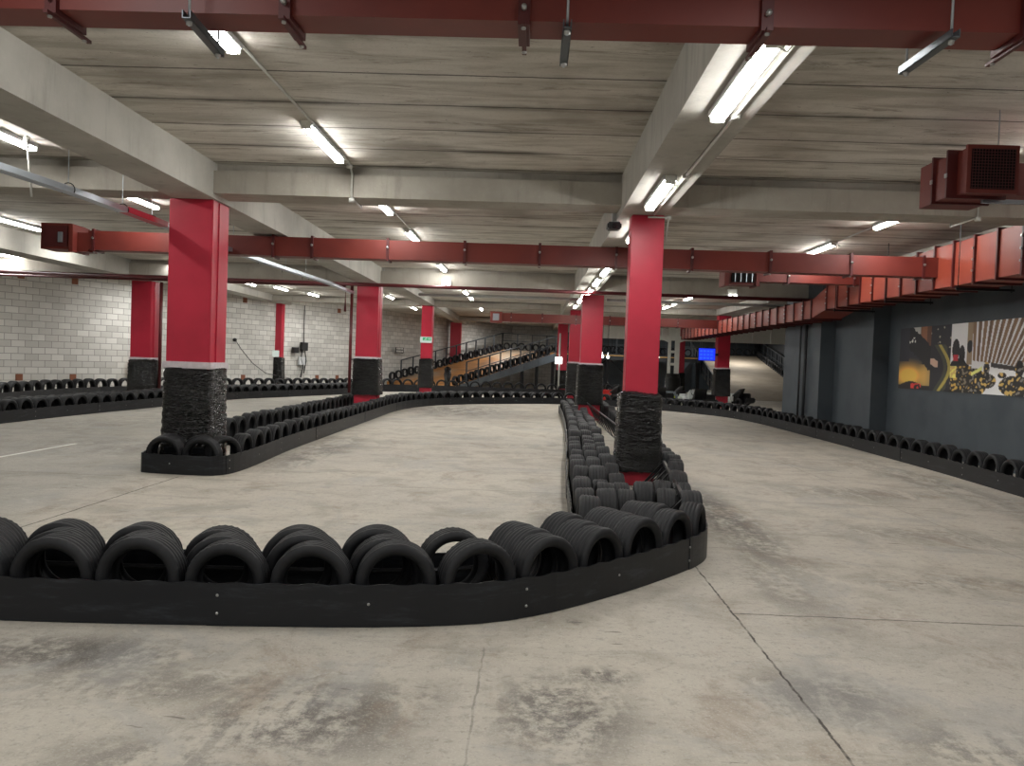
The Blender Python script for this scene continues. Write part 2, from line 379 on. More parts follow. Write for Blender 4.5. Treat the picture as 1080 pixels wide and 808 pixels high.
# ------------------------------------------------------------------ columns
def column(label, x0, x1, y0, y1, zt, wrap, tape=0., step=True, group='red steel columns', seed=0, spread=.08):
    cx, cy = (x0+x1)/2, (y0+y1)/2; hx, hy = (x1-x0)/2, (y1-y0)/2
    root = empty('support_column', (cx, cy, 0), label, 'column', group)
    s = MB().box(-hx, hx, -hy, hy, 0, zt, .012)
    if step: s.box(hx-.02, hx+.015, -hy+.2, hy-.06, 0, zt-.02)
    s.build('shaft', M['red'], root)
    if wrap:
        z0, z1 = wrap; rnd = random.Random(seed); nt, nz = 64, 46; vs = []; fs = []
        ph = [rnd.uniform(0, 6.3) for _ in range(12)]; fr = [rnd.randint(2, 9) for _ in range(12)]; fz = [rnd.uniform(14, 60) for _ in range(12)]
        for j in range(nz+1):
            v = j/nz; z = z0+(z1-z0)*v
            bulge = (spread*(.8+.45*(1-v)**1.5) if j < nz-1 else spread*.75) if j < nz else .012
            for i in range(nt):
                a = 2*PI*i/nt; ca, sa = math.cos(a), math.sin(a)
                e = 1/max((abs(ca)**7+abs(sa)**7)**(1/7.), 1e-6)
                w = sum(math.sin(fr[q]*a+ph[q]+fz[q]*z+1.3*math.sin(3*a+ph[q])) for q in range(12))*.0014+rnd.uniform(-.004, .004)
                vs.append(((hx+bulge+w)*ca*e, (hy+bulge+w)*sa*e, z+rnd.uniform(-.006, .006)+.015*math.sin(2*a+ph[0])*(v > .9)))
        for j in range(nz):
            for i in range(nt): fs.append((j*nt+i, j*nt+(i+1) % nt, (j+1)*nt+(i+1) % nt, (j+1)*nt+i))
        m = MB(); m.s = True; m.add(vs, fs); m.build('plastic_wrap', M['wrap'], root)
    if tape:
        t = MB(); z1 = wrap[1]; b = .035
        t.box(-hx-b, hx+b, -hy-b, hy+b, z1-.02, z1+tape, .01)
        t.build('tape_band', M['tape'], root)['label'] = 'white tape band sealing the top of the wrap'
    return root
column('broad red column with white tape above ragged black wrap, at the tyre island nose', -5.16, -4.54, 10.8, 11.38, 3.775, (.12, 1.42), .075, seed=1, spread=.055)
column('slim red column wrapped in black plastic, beside the tyre island with the steel lattice', 1.29, 1.74, 10.8, 11.12, 3.745, (.2, 1.3), 0, False, seed=2, spread=.085)
column('red column with bolt holes, wrapped in black plastic above a bare red foot', 1.42, 2.05, 23.3, 23.9, 3.745, (.46, 1.68), .03, False, seed=3)
column('red column with wrapped base rising from the long tyre island, second along it', -5.2, -4.56, 22.6, 23.2, 3.775, (.55, 1.62), .04, seed=4)
column('red column bearing a green and white exit sign', -4.94, -4.47, 34, 34.5, 4.0, (.4, 1.68), .0, seed=5)
column('bare red column rising behind the ramp railing', -5.23, -4.57, 48.6, 49.0, 4.02, None, seed=6)
column('red column partly hidden behind the column with bolt holes', 1.56, 2.1, 34, 34.5, 4.02, (.3, 1.72), .05, False, seed=7)
column('dark red column beside a thin white pipe at the foot of the ramp platform', 1.42, 2.0, 46, 46.5, 4.02, (.2, 1.3), 0, False, seed=8)
column('red column with dark pipes and white tape, standing against the pale block wall', -12.6, -11.97, 24, 24.6, 3.78, (.15, 1.34), .05, seed=9)
column('red column with a small white panel above its black wrap', -12.25, -11.77, 36, 36.45, 4.0, (.15, 1.5), 0, seed=10)
column('red column beside the blue screen, black wrap at its foot', 8.0, 8.53, 34, 34.5, 4.0, (.5, 1.7), .04, False, seed=11)
column('red column tucked behind the white steel portal', 8.3, 8.75, 45.2, 45.7, 4.0, (.1, 1.4), 0, False, seed=12)

# white steel portal in front of the far fascia
po = MB(); po.box(7.6, 7.74, 44, 44.2, 0, 4.0).box(7.98, 8.22, 44, 44.2, 0, 4.0).box(7.6, 8.22, 44.06, 44.14, 3.2, 4.0)
for z in (.4, 1.1, 1.8, 2.5): po.box(7.7, 8.0, 44.05, 44.15, z, z+.14)
po.hexa([(7.6, 44, 3.1), (7.6, 44.2, 3.1), (7.0, 44.2, 3.35), (7.0, 44, 3.35)], [(7.6, 44, 3.45), (7.6, 44.2, 3.45), (7.0, 44.2, 3.45), (7.0, 44, 3.45)])
po.hexa([(8.22, 44, 3.1), (8.22, 44.2, 3.1), (8.9, 44.2, 3.35), (8.9, 44, 3.35)], [(8.22, 44, 3.45), (8.22, 44.2, 3.45), (8.9, 44.2, 3.45), (8.9, 44, 3.45)])
pr = empty('steel_portal', (0, 0, 0), 'white painted steel portal post with laced openings below the white fascia', 'post')
po.build('frame', M['white'], pr)
column_wrap = MB().lathe([(.1, .42), (.5, .46), (1.0, .43), (1.35, .36), (1.35, .3), (.1, .3)], 24, 'z', (7.92, 44.1, 0)); column_wrap.build('plastic_wrap', M['wrap'], pr)
tag(MB().tube([(1.5, 44.3, 0), (1.5, 44.3, 3.4)], .05).build('white_pipe', M['conduit']), 'thin white vertical pipe beside the dark red column', 'pipe')

# ------------------------------------------------------------------ ducts
def flange(mb, x0, x1, y0, y1, z0, z1, e=.02): mb.box(x0-e, x1+e, y0-e, y1+e, z0-e, z1+e)
def bolts(parent, pts, r=.016):
    m = MB()
    for p in pts: m.lathe([(-.012, .001), (-.012, r), (.0, r*.9), (.004, .001)], 8, 'y', p, False)
    return m
def duct_x(label, x0, x1, y0, y1, z0, z1, fl, mat='duct', bz=(.5,), group=None, name='ventilation_duct'):
    root = empty(name, ((x0+x1)/2, (y0+y1)/2, z0), label, 'duct', group); ox, oy, oz = root.location
    def P(mb, n, mt): return mb.build(n, mt, root, (-ox, -oy, -oz))
    P(MB().box(x0, x1, y0, y1, z0, z1), 'duct_section', M[mat])
    for x in fl:
        f = P(MB().box(x-.022, x+.022, y0-.03, y1+.03, z0-.03, z1+.03), 'flange', M['flange'])
        for q in bz: MB().lathe([(y0-.05, .001), (y0-.05, .022), (y0-.03, .022)], 8, 'y', (x, 0, z0+(z1-z0)*q), False).build('bolt', M['bolt'], f)
        MB().lathe([(z0-.05, .001), (z0-.05, .018), (z0-.03, .018)], 8, 'z', (x, y0+.02, 0), False).build('bolt', M['bolt'], f)
    return root, P
# near duct overhead, with angle-iron joints running under it
nd, NP = duct_x('dark red duct crossing overhead at the top of the picture, three brackets beneath', -4.6, 4.0, 4.03, 4.25, 3.40, 3.725, [], 'duct')
for x in (-2.56, -1.34, -.11, 1.12, 2.42):
    f = NP(MB().box(x-.03, x+.03, 4.0, 4.28, 3.37, 3.74).box(x-.012, x+.012, 3.96, 4.36, 3.355, 3.372), 'flange', M['flange'])
    for yb_ in (4.0, 4.31): MB().lathe([(3.345, .001), (3.345, .012), (3.36, .012)], 8, 'z', (x, yb_, 0), False).build('bolt', M['bolt'], f)
    MB().lathe([(3.97, .001), (3.97, .014), (4.0, .014)], 8, 'y', (x, 0, 3.45), False).build('bolt', M['bolt'], f)
hang = None
for i, (x, rz) in enumerate(((-1.8, .06), (.11, 0.), (2.0, .05))):
    lb = ['slotted steel bracket under the dark red duct, next to the lit ceiling batten', 'slotted steel bracket under the middle of the dark red overhead duct', 'slotted steel bracket under the dark red duct, farthest along past the central beam'][i]
    if hang is None:
        hang = empty('duct_hanger', (x, 3.95, 3.33), lb, 'bracket', 'brackets under the overhead duct', rz)
        c = MB().box(-.022, .022, -.06, .44, -.018, -.012).box(-.022, -.016, -.06, .44, -.018, .024).box(.016, .022, -.06, .44, -.018, .024)
        c.build('channel', M['strut'], hang)
        [MB().tube([(0, q_, -.04), (0, q_, .935)], .007, 8).build('threaded_rod', M['galv'], hang) for q_ in (-.02, .4)]
        [MB().lathe([(-.035, .001), (-.035, .016), (-.018, .016)], 6, 'z', (0, q_, 0), False).build('nut', M['bolt'], hang) for q_ in (-.02, .4)]
    else: dup(hang, (x, 3.95, 3.33), rz, lb)
# transverse duct across the hall with a grilled end box
fd, FP = duct_x('long red duct crossing the hall just behind the first columns', -8.05, 7.0, 13.8, 14.1, 3.40, 3.74, [-7.95, -5.2+.5, -4.0, -2.65, -1.28, .05, 1.4, 2.73, 4.1, 5.5, 6.75], 'duct', (.6,))
FP(MB().box(-8.85, -8.3, 13.7, 14.15, 3.38, 3.84).box(-8.32, -8.25, 13.66, 14.19, 3.34, 3.82).box(-8.27, -8.05, 13.8, 14.1, 3.36, 3.7), 'end_box', M['duct'])
FP(MB().box(-8.8, -8.36, 13.68, 13.71, 3.43, 3.79), 'grille', M['flange']); FP(MB().box(-8.52, -8.44, 13.66, 13.685, 3.5, 3.68), 'slot', M['galv'])
fd2, F2 = duct_x('small red duct below the long one, its grilled box facing the track', 4.75, 7.05, 17.0, 17.3, 3.59, 3.86, [5.45, 6.85], 'duct', (.5,))
F2(MB().box(4.1, 4.78, 16.9, 17.35, 3.5, 3.9).box(4.05, 4.14, 16.86, 17.38, 3.47, 3.92).box(4.72, 4.8, 16.86, 17.38, 3.47, 3.92), 'end_box', M['duct'])
g = MB(); g.box(4.2, 4.68, 16.86, 16.92, 3.55, 3.86); F2(g, 'opening', M['hole'])
g = MB()
for i in range(4): g.box(4.26+i*.12, 4.28+i*.12, 16.84, 16.87, 3.55, 3.86)
F2(g, 'grille', M['galv'])
fd3, F3 = duct_x('distant red duct with a box end, crossing in front of the far ramp', -1.3, 7.05, 30, 30.3, 3.22, 3.54, [-.9, .3, 1.6, 2.9, 4.2, 5.5], 'duct', (.5,))
F3(MB().box(-1.7, -1.25, 29.9, 30.35, 3.16, 3.58), 'end_box', M['duct']); F3(MB().box(-1.6, -1.36, 29.88, 29.92, 3.24, 3.5), 'grille', M['galv'])
# main duct running the depth of the hall beside the dark wall
md = empty('main_duct', (7.4, 12, 3.2), 'big orange-red ribbed duct running along the dark wall, stepping down midway', 'duct'); mo = (-7.4, -12, -3.2)
MX0, MX1 = 7.0, 7.72
def sec(y):     # z0,z1 at depth y
    if y <= 18.9: return 3.2, 3.92-max(0, (y-14))*.035
    if y >= 19.9: return 3.04, 3.5
    t = y-18.9; return 3.2-.16*t, 3.75-.25*t
def mseg(ya, yb):
    a0, a1 = sec(ya); b0, b1 = sec(yb)
    return MB().hexa([(MX0, ya, a0), (MX1, ya, a0), (MX1, ya, a1), (MX0, ya, a1)], [(MX0, yb, b0), (MX1, yb, b0), (MX1, yb, b1), (MX0, yb, b1)])
ys = [4.6+.62*i for i in range(24)]; ys = [y for y in ys if y < 18.7]+[18.9, 19.9]+[20.5+.72*i for i in range(24)]
for i in range(len(ys)-1):
    ya, yb = ys[i], ys[i+1]
    if yb > 37.6: break
    sg = mseg(ya+.012, yb-.012).build('duct_section', M['duct2'], md, mo)
    z0, z1 = sec(yb)
    f = MB().box(MX0-.035, MX1+.03, yb-.02, yb+.02, z0-.035, z1+.035).build('flange', M['flange'], md, mo)
    if i % 2 == 0:
        for q in (.25, .5, .75): MB().box(MX0-.055, MX0-.03, yb-.016, yb+.016, z0+(z1-z0)*q-.016, z0+(z1-z0)*q+.016).build('bolt', M['bolt'], f)
for i, y in enumerate((8.1, 10.6, 13.0, 15.6, 18.2)):
    o = MB().box(6.9, 7.84, y-.02, y+.02, 3.1, 3.14).tube([(6.93, y, 3.08), (6.93, y, ZC-.004)], .008, 6).tube([(7.8, y, 3.08), (7.8, y, 3.93)], .008, 6).build('duct_hanger', M['steel'])
    tag(o, 'thin rod hanger under the big orange-red duct, %s along from the grilled box' % ordw(i+1), 'bracket', 'rod hangers of the big duct')
# grille box stub
gb = empty('grille_duct', (4.33, 7.9, 3.45), 'short dark red duct with a square mesh grille, hung from the ceiling', 'duct'); go = (-4.33, -7.9, -3.45)
MB().box(4.1, 4.55, 7.62, 7.8, 3.45, 3.87).box(4.08, 4.57, 7.6, 7.64, 3.43, 3.89).hexa([(4.1, 7.8, 3.47), (4.55, 7.8, 3.47), (4.55, 7.8, 3.85), (4.1, 7.8, 3.85)], [(4.03, 8.1, 3.44), (4.55, 8.1, 3.44), (4.55, 8.1, 3.86), (4.03, 8.1, 3.86)]).box(4.03, 4.55, 8.1, 8.4, 3.43, 3.86).build('duct_section', M['duct'], gb, go)
MB().box(4.12, 4.53, 7.59, 7.605, 3.47, 3.85).build('opening', M['hole'], gb, go)
gm = MB()
for i in range(15): gm.box(4.125+i*.0285, 4.129+i*.0285, 7.582, 7.588, 3.47, 3.85)
for i in range(14): gm.box(4.12, 4.53, 7.580, 7.586, 3.475+i*.0285, 3.479+i*.0285)
gm.build('grille', M['flange'], gb, go)
for y in (7.82, 8.1):
    MB().box(4.0, 4.58, y-.015, y+.015, 3.42, 3.89).build('flange', M['flange'], gb, go)
MB().box(3.99, 4.0, 8.08, 8.12, 3.62, 3.66).build('bolt', M['bolt'], gb, go); MB().box(3.99, 4.0, 7.8, 7.84, 3.62, 3.66).build('bolt', M['bolt'], gb, go)
MB().box(4.55, 6.6, 7.95, 8.3, 3.5, 3.82).build('branch', M['duct'], gb, go)
MB().tube([(4.45, 7.75, 3.85), (4.45, 7.75, ZC)], .006, 6).box(4.4, 5.4, 7.88, 7.92, 3.4, 3.44).build('hanger', M['galv'], gb, go)

# ------------------------------------------------------------------ pipes, trays, conduits
tr = empty('cable_tray', (-5.4, 12, 3.45), 'galvanised cable tray hung on thin rods, passing behind the taped red column', 'tray'); to = (5.4, -12, -3.45)
TP = [(-5.75, 6.0), (-5.5, 9.2), (-5.48, 11.3), (-5.5, 14), (-5.4, 16.4), (-5.2, 19.5), (-5.25, 22.2)]
tm = MB()
for (a, b) in zip(TP[:-1], TP[1:]):
    tm.bar((*a, 3.45), (*b, 3.45), .13, .006); tm.bar((a[0]+.065, a[1], 3.48), (b[0]+.065, b[1], 3.48), .006, .07); tm.bar((a[0]-.065, a[1], 3.48), (b[0]-.065, b[1], 3.48), .006, .07)
tm.build('tray', M['galv'], tr, to)
MB().bar((-5.48, 10.2, 3.485), (-5.48, 11.3, 3.485), .15, .078).build('painted_length', M['red'], tr, to)['label'] = 'length of tray oversprayed in column red'
for y in (7.4, 9.0, 10.2, 11.0, 12.5, 14, 15.5, 17, 18.5):
    x = -5.5 if y > 8 else -5.63
    hg = MB().tube([(x, y, 3.56), (x, y, ZC)], .005, 6).build('rod', M['galv'], tr, to)
    MB().tube([(x+.08*math.cos(a), y, 3.48+.08*math.sin(a)) for a in [PI*(-.15+1.3*i/10) for i in range(11)]], .007, 6).build('hook', M['steel'], hg)
for i, (pts, r, lb) in enumerate((
    ([(-17.5, 21.4, 3.68), (7.7, 21.4, 3.62)], .05, 'dark red sprinkler pipe crossing the hall under the second beam'),
    ([(-17.5, 21.65, 3.60), (-5.3, 21.65, 3.62), (-5.3, 21.65, 2.9)], .035, 'thinner dark red pipe beside the sprinkler pipe'),
    ([(-11.84, 24.4, 3.78), (-11.84, 24.4, .2)], .05, 'dark red pipe running down the column by the block wall'),
    ([(-5.32, 22.5, 3.7), (-5.32, 22.5, .6)], .045, 'dark red pipe running down the second island column'))):
    tag(MB().tube(pts, r, 10).build('red_pipe', M['pipe']), lb, 'pipe')
tag(MB().tube([(-3.6, 24, 3.64), (1.3, 24, 3.66)], .045, 10).tube([(2.2, 24, 3.66), (7.7, 24, 3.66)], .045, 10).build('grey_pipe', M['housing']), 'pale grey pipe crossing below the second cross beam', 'pipe')
tag(MB().tube([(7.72, 22.3, 0), (7.72, 22.3, 3.0)], .045, 10).tube([(7.72, 22.75, 0), (7.72, 22.75, 3.0)], .03, 10).build('dark_pipe', M['dark']), 'pair of dark painted pipes running down the stepped grey wall', 'pipe')

def conduit(label, pts, boxes=()):
    root = empty('conduit', pts[0], label, 'conduit', 'white lighting conduits'); o = tuple(-c for c in pts[0])
    MB().tube(pts, .014, 8).build('conduit_run', M['conduit'], root, o)
    for b in boxes: MB().lathe([(-.03, .001), (-.03, .04), (.02, .04), (.02, .001)], 12, 'z', b, False).build('junction_box', M['conduit'], root, o)
XA = -2.63
conduit('white conduit feeding the battens on the plank ceiling between the two beams', [(XA+.06, 2.5, 4.256), (XA+.06, 10.5, 4.256), (XA+.06, 10.66, 4.15), (XA+.06, 10.66, 3.83), (XA+.06, 11.3, 3.81), (XA+.06, 11.3, 4.256), (XA+.06, 22.4, 4.256)], ((XA+.06, 10.5, 4.22), (XA+.06, 10.68, 3.8)))
conduit('white conduit along the underside of the central concrete beam', [(1.58, 3, 3.731), (1.58, 10.7, 3.731)], ((1.58, 6.45, 3.731), (1.58, 8.5, 3.731)))
conduit('white conduit near the big duct with a round junction box', [(5.9, 10.3, 4.256), (5.9, 10.66, 4.256), (5.9, 10.66, 3.82), (5.9, 11.35, 3.81), (5.9, 11.35, 4.256), (5.9, 17, 4.256)], ((5.9, 10.66, 3.8),))
conduit('short white conduit elbow at the top of the slim red column', [(1.5, 10.72, 3.7), (1.78, 10.72, 3.7), (1.78, 10.9, 3.4)], ((1.78, 10.72, 3.7),))
conduit('bent grey conduit dropping to the battens left of the long beam', [(-6.4, 9.6, 4.256), (-6.38, 9.6, 4.0), (-6.33, 9.6, 3.5)], ((-6.4, 9.6, 4.22),))

# ------------------------------------------------------------------ fluorescent battens
def batten_proto():
    root = empty('fluorescent_batten', (0, 0, 0), 'x', 'light')
    MB().box(-.075, .075, -.75, .75, .034, .085, .006).build('housing', M['housing'], root)
    prof = [(-.05, .036), (-.055, .02), (-.048, .004), (-.025, -.008), (.025, -.008), (.048, .004), (.055, .02), (.05, .036)]
    m = MB(); n = len(prof); vs = [(x, y, z) for y in (-.74, .74) for (x, z) in prof]
    m.add(vs, [(i, i+1, n+i+1, n+i) for i in range(n-1)]+[tuple(range(n)), tuple(range(2*n-1, n-1, -1))]); m.build('diffuser', M['tube'], root)
    for e_ in (-.75, .75): MB().box(-.055, .055, e_-.015, e_+.015, -.008, .084).build('end_cap', M['white'], root)
    MB().tube([(0, -.76, .04), (.01, -.82, -.03), (.05, -.84, -.07), (.09, -.82, -.02), (.06, -.7, .05)], .007, 6).build('cable', M['white'], root)
    return root
BAT = None
def batten(label, x, y, z, group=None, rz=0.):
    global BAT
    if BAT is None: BAT = batten_proto(); o = BAT; o.location = (x, y, z); o.rotation_euler.z = rz; o['label'] = label
    else: o = dup(BAT, (x, y, z), rz, label)
    if group: o['group'] = group
    return o
zc, zb = ZC-.086, 3.745-.086
for i, y in enumerate((5.85, 9.45, 13.05, 16.4, 19.1, 21.6, 27.0, 29.2, 31.6, 35, 38)):
    batten('lit white batten in the line down the middle ceiling bay, %s from the overhead duct' % ordw(i+1), XA, y, zc, 'battens in the middle bay')
for i, y in enumerate((5.65, 9.3, 12.0, 16.85, 19.1, 21.5)):
    batten('lit white batten under the central concrete beam, %s from the overhead duct' % ordw(i+1), 1.42 if y < 11 else 1.5, y, zb, 'battens under the central beam')
for i, y in enumerate((26, 28.2, 31)):
    batten('small distant batten under the central beam past the column with bolt holes, %s of three' % ordw(i+1), 1.62, y, 4.02-.086, 'battens under the central beam')
for i, (x, y) in enumerate(((5.75, 8.35), (5.88, 13.0), (5.86, 16.35), (5.6, 28.5), (5.55, 30.8), (5.55, 33))):
    batten('lit white batten in the bay beside the big orange-red duct, %s from the grille box' % ordw(i+1), x, y, zc, 'battens by the big duct')
batten('lone distant batten above the red column with the blue screen', 9.2, 35.3, zc)
for i, (x, y) in enumerate(((-6.62, 9.3), (-6.9, 13.2), (-6.85, 19.05), (-5.95, 19.1))):
    batten('lit batten beyond the long concrete beam above the cable tray, %s going away' % ordw(i+1), x, y, zc, 'battens beyond the long beam')
for i, (x, y) in enumerate(((-11.05, 16.3), (-11.2, 19.1), (-15.3, 21.9), (-10.6, 28.4), (-9.95, 30.2), (-9.4, 32.7))):
    batten('lit batten in the bay along the block wall, %s going away' % ordw(i+1), x, y, zc, 'battens along the block wall')
for i, y in enumerate((32.6, 36, 39.2)):
    batten('small batten seen past the second island column, %s of three' % ordw(i+1), -6.12, y, zc, 'battens past the second island column')

# lamps of the rows over and behind the camera, then added far fill lights
def area(x, y, z, p, sx=.12, sy=1.5):
    l = bpy.data.lights.new('row_and_fill_light', 'AREA'); l.shape = 'RECTANGLE'; l.size = sx; l.size_y = sy; l.energy = p; l.color = (1, .99, .97)
    o = bpy.data.objects.new('row_and_fill_light', l); COL.objects.link(o); o.location = (x, y, z)
for x, z in ((-6.6, zc), (XA, zc), (1.42, zb), (5.8, zc), (-10.8, zc)):
    for y in (2.2, -1.6, -5.2): area(x, y, z, 30)
for x in (2.5, 7): area(x, 49, 4.1, 60)  # added fill over the bridge, no fixture there
for x, y, p_ in ((12.5, 51, 70), (15, 57, 90), (-1.5, 44, 60), (-2, 49.5, 80), (-6.5, 38, 50), (4, 40, 50), (4, 59, 60), (10, 59, 60), (-16, 22.5, 90), (-13.9, 28.5, 70), (-10.6, 23, 40), (-9.8, 36, 50)): area(x, y, 4.15, p_)  # added fills brightening the far hall, ramps and block wall

# ------------------------------------------------------------------ small fittings
def twin_spot(label, x, y, z):
    r = empty('emergency_light', (x, y, z), label, 'light', 'twin spot emergency lights')
    MB().box(-.13, .13, -.05, .05, -.06, .1, .01).build('housing', M['white'], r)
    for s in (-1, 1): MB().lathe([(-.1, .001), (-.1, .05), (.0, .04), (.02, .001)], 14, 'y', (s*.075, -.02, -.1), False).build('spot_lamp', M['bulb'], r)
twin_spot('white twin-spot emergency light on the second cross beam, nearer the middle battens', -2.57, 22.38, 3.86)
twin_spot('white twin-spot emergency light on the second cross beam, under the small grilled duct', 5.6, 22.38, 3.86)
for i, (x, z) in enumerate(((3.94, 2.17), (4.26, 2.15), (7.08, 2.23))):
    o = MB().lathe([(-.06, .001), (-.06, .09), (.04, .07), (.06, .001)], 14, 'y', (0, 0, 0), False).tube([(0, 0, 0), (0, 0, .25)], .015).build('spot_lamp', M['bulb'], None, (x, 44.5, z))
    tag(o, ['first of two small bright lamps side by side under the dark bridge', 'second of two small bright lamps side by side under the dark bridge', 'single small bright lamp close to the white steel portal'][i], 'lamp', 'bright lamps under the bridge')
    z2 = ZC
    MB().tube([(0, 0, .2), (0, 0, ZC-z)], .012, 6).build('rod', M['steel'], o)
cc = empty('security_camera', (1.1, 11.4, 3.66), 'small dark dome security camera on a pale bracket at the central beam', 'camera')
MB().box(-.03, .09, -.06, .06, .06, .34, .01).build('bracket', M['housing'], cc)
MB().box(-.1, .1, -.16, .08, -.04, .06, .02).build('body', M['black'], cc); MB().lathe([(-.03, .001), (-.03, .04), (0, .04)], 12, 'y', (0, -.14, 0), False).build('lens', M['steel'], cc)
ex = empty('exit_sign', (-4.71, 33.96, 2.5), 'white exit sign with a green running-man panel on a red column', 'sign')
MB().box(-.26, .26, -.03, .03, -.13, .13, .008).build('backing', M['signwhite'], ex)
MB().box(-.14, .23, -.036, -.03, -.03, .1).build('green_panel', M['green'], ex)
rm = MB().box(-.005, .03, -.042, -.036, .06, .09).bar((.0, -.04, .06), (-.03, -.04, .02), .006, .03).bar((-.03, -.04, .02), (-.07, -.04, -.015), .006, .018).bar((-.03, -.04, .02), (.02, -.04, -.015), .006, .018).bar((.0, -.04, .05), (.04, -.04, .03), .006, .014)
rm.bar((.09, -.04, .035), (.18, -.04, .035), .006, .03); rm.add([(.17, -.042, .075), (.17, -.042, -.005), (.215, -.042, .035)], [(0, 1, 2)])
rm.build('running_man', M['signwhite'], ex)
tv = empty('screen', (7.5, 33.85, 2.3), 'bright blue wall screen mounted beside a red column', 'screen')
MB().box(-.37, .37, -.02, .04, -.28, .27, .01).build('bezel', M['black'], tv)
s = MB(); s.box(-.35, .35, -.03, -.02, -.26, .25); s.k = 1
for i in range(4):
    for j in range(3):
        s.box(-.3+i*.15, -.2+i*.15, -.034, -.03, -.2+j*.15, -.13+j*.15)
s.build('display', [M['screen'], M['screen2']], tv); MB().box(.3, .5, .02, .1, -.05, .05).build('arm', M['black'], tv)
sg = empty('wall_sign', (-7.72, 44.1, 2.1), 'small black sign with two rows of white marks on the block wall', 'sign', None, ang)
MB().box(-.36, .36, -.16, -.12, -.16, .17, .005).build('board', M['black'], sg)
q = MB()
for j in range(2):
    for i in range(5): q.box(-.3+i*.125, -.22+i*.125, -.168, -.16, -.1+j*.15, .0+j*.15)
q.build('marks', M['white'], sg)
o = MB().box(-.35, .35, -.05, 0, -.32, .32).build('plywood_board', M['ply'], None, (-15.2, lw(-15.2)-.35, .85)); o.rotation_euler.z = ang; tag(o, 'tan plywood board leaning on the block wall beside a red column', 'board')
o = MB().box(-.14, .14, -.02, 0, -.16, .16, .004).build('warning_sign', M['orange'], None, (-8.7, lw(-8.7)-.45, 2.95)); o.rotation_euler.z = ang; tag(o, 'small orange sign on the block wall by the second island column', 'sign')
o = MB().box(-.17, .17, -.04, 0, -.15, .15, .01).build('notice_sign', M['signwhite'], None, (-11.98, 35.9, 1.66)); tag(o, 'bright white square panel on the red column against the block wall', 'sign')
o = MB().box(-.2, .2, -.04, 0, -.19, .19, .01).build('flood_light', M['bulb'], None, (1.45, 44, 1.85)); tag(o, 'bright white square lamp panel at the foot of the ramp platform', 'lamp')
eb = empty('switch_box', (-11.2, lw(-11.2)-.12, 1.75), 'black switch box with trailing cables on the block wall', 'box', None, ang)
MB().box(-.2, .2, -.16, 0, .1, .5, .01).box(-.75, -.4, -.16, 0, -.02, .25, .01).build('box', M['black'], eb)
MB().tube([(0, -.05, .5), (0, -.05, 2.3)], .02).tube([(-.1, -.06, .1), (-.2, -.1, -.3), (-.05, -.1, -.7), (-.2, -.1, -1.2)], .03).tube([(.1, -.06, .1), (.15, -.1, -.4), (0, -.1, -1.)], .025).build('cable', M['black'], eb)
MB().box(-.35, .1, -.12, -.02, -.6, -.2, .02).build('bag', M['housing'], eb)
hc = Vector((-13.1, lw(-13.1)-.1, 0))
tag(MB().tube([hc+Vector((0, 0, 2.2)), hc+Vector((.2, .2, 1.8)), hc+Vector((.5, .8, 1.2)), hc+Vector((.9, 1.4, .75)), hc+Vector((1.6, 2.9, .5))], .015).lathe([(-.08, .001), (-.08, .08), (0, .08)], 10, 'y', (hc.x, hc.y, 2.2), False).build('hanging_cable', M['black']), 'black cable drooping from a hook on the block wall', 'cable')
tag(MB().box(-7.75, -7.69, 9.5, 13.0, .0, .004).build('lane_line', M['white']), 'thin faded white line painted on the concrete lane', 'line')
for i, (x, y, z) in enumerate(((8.18, 20.3, 3.2), (7.78, 22.95, 2.55))):
    pass

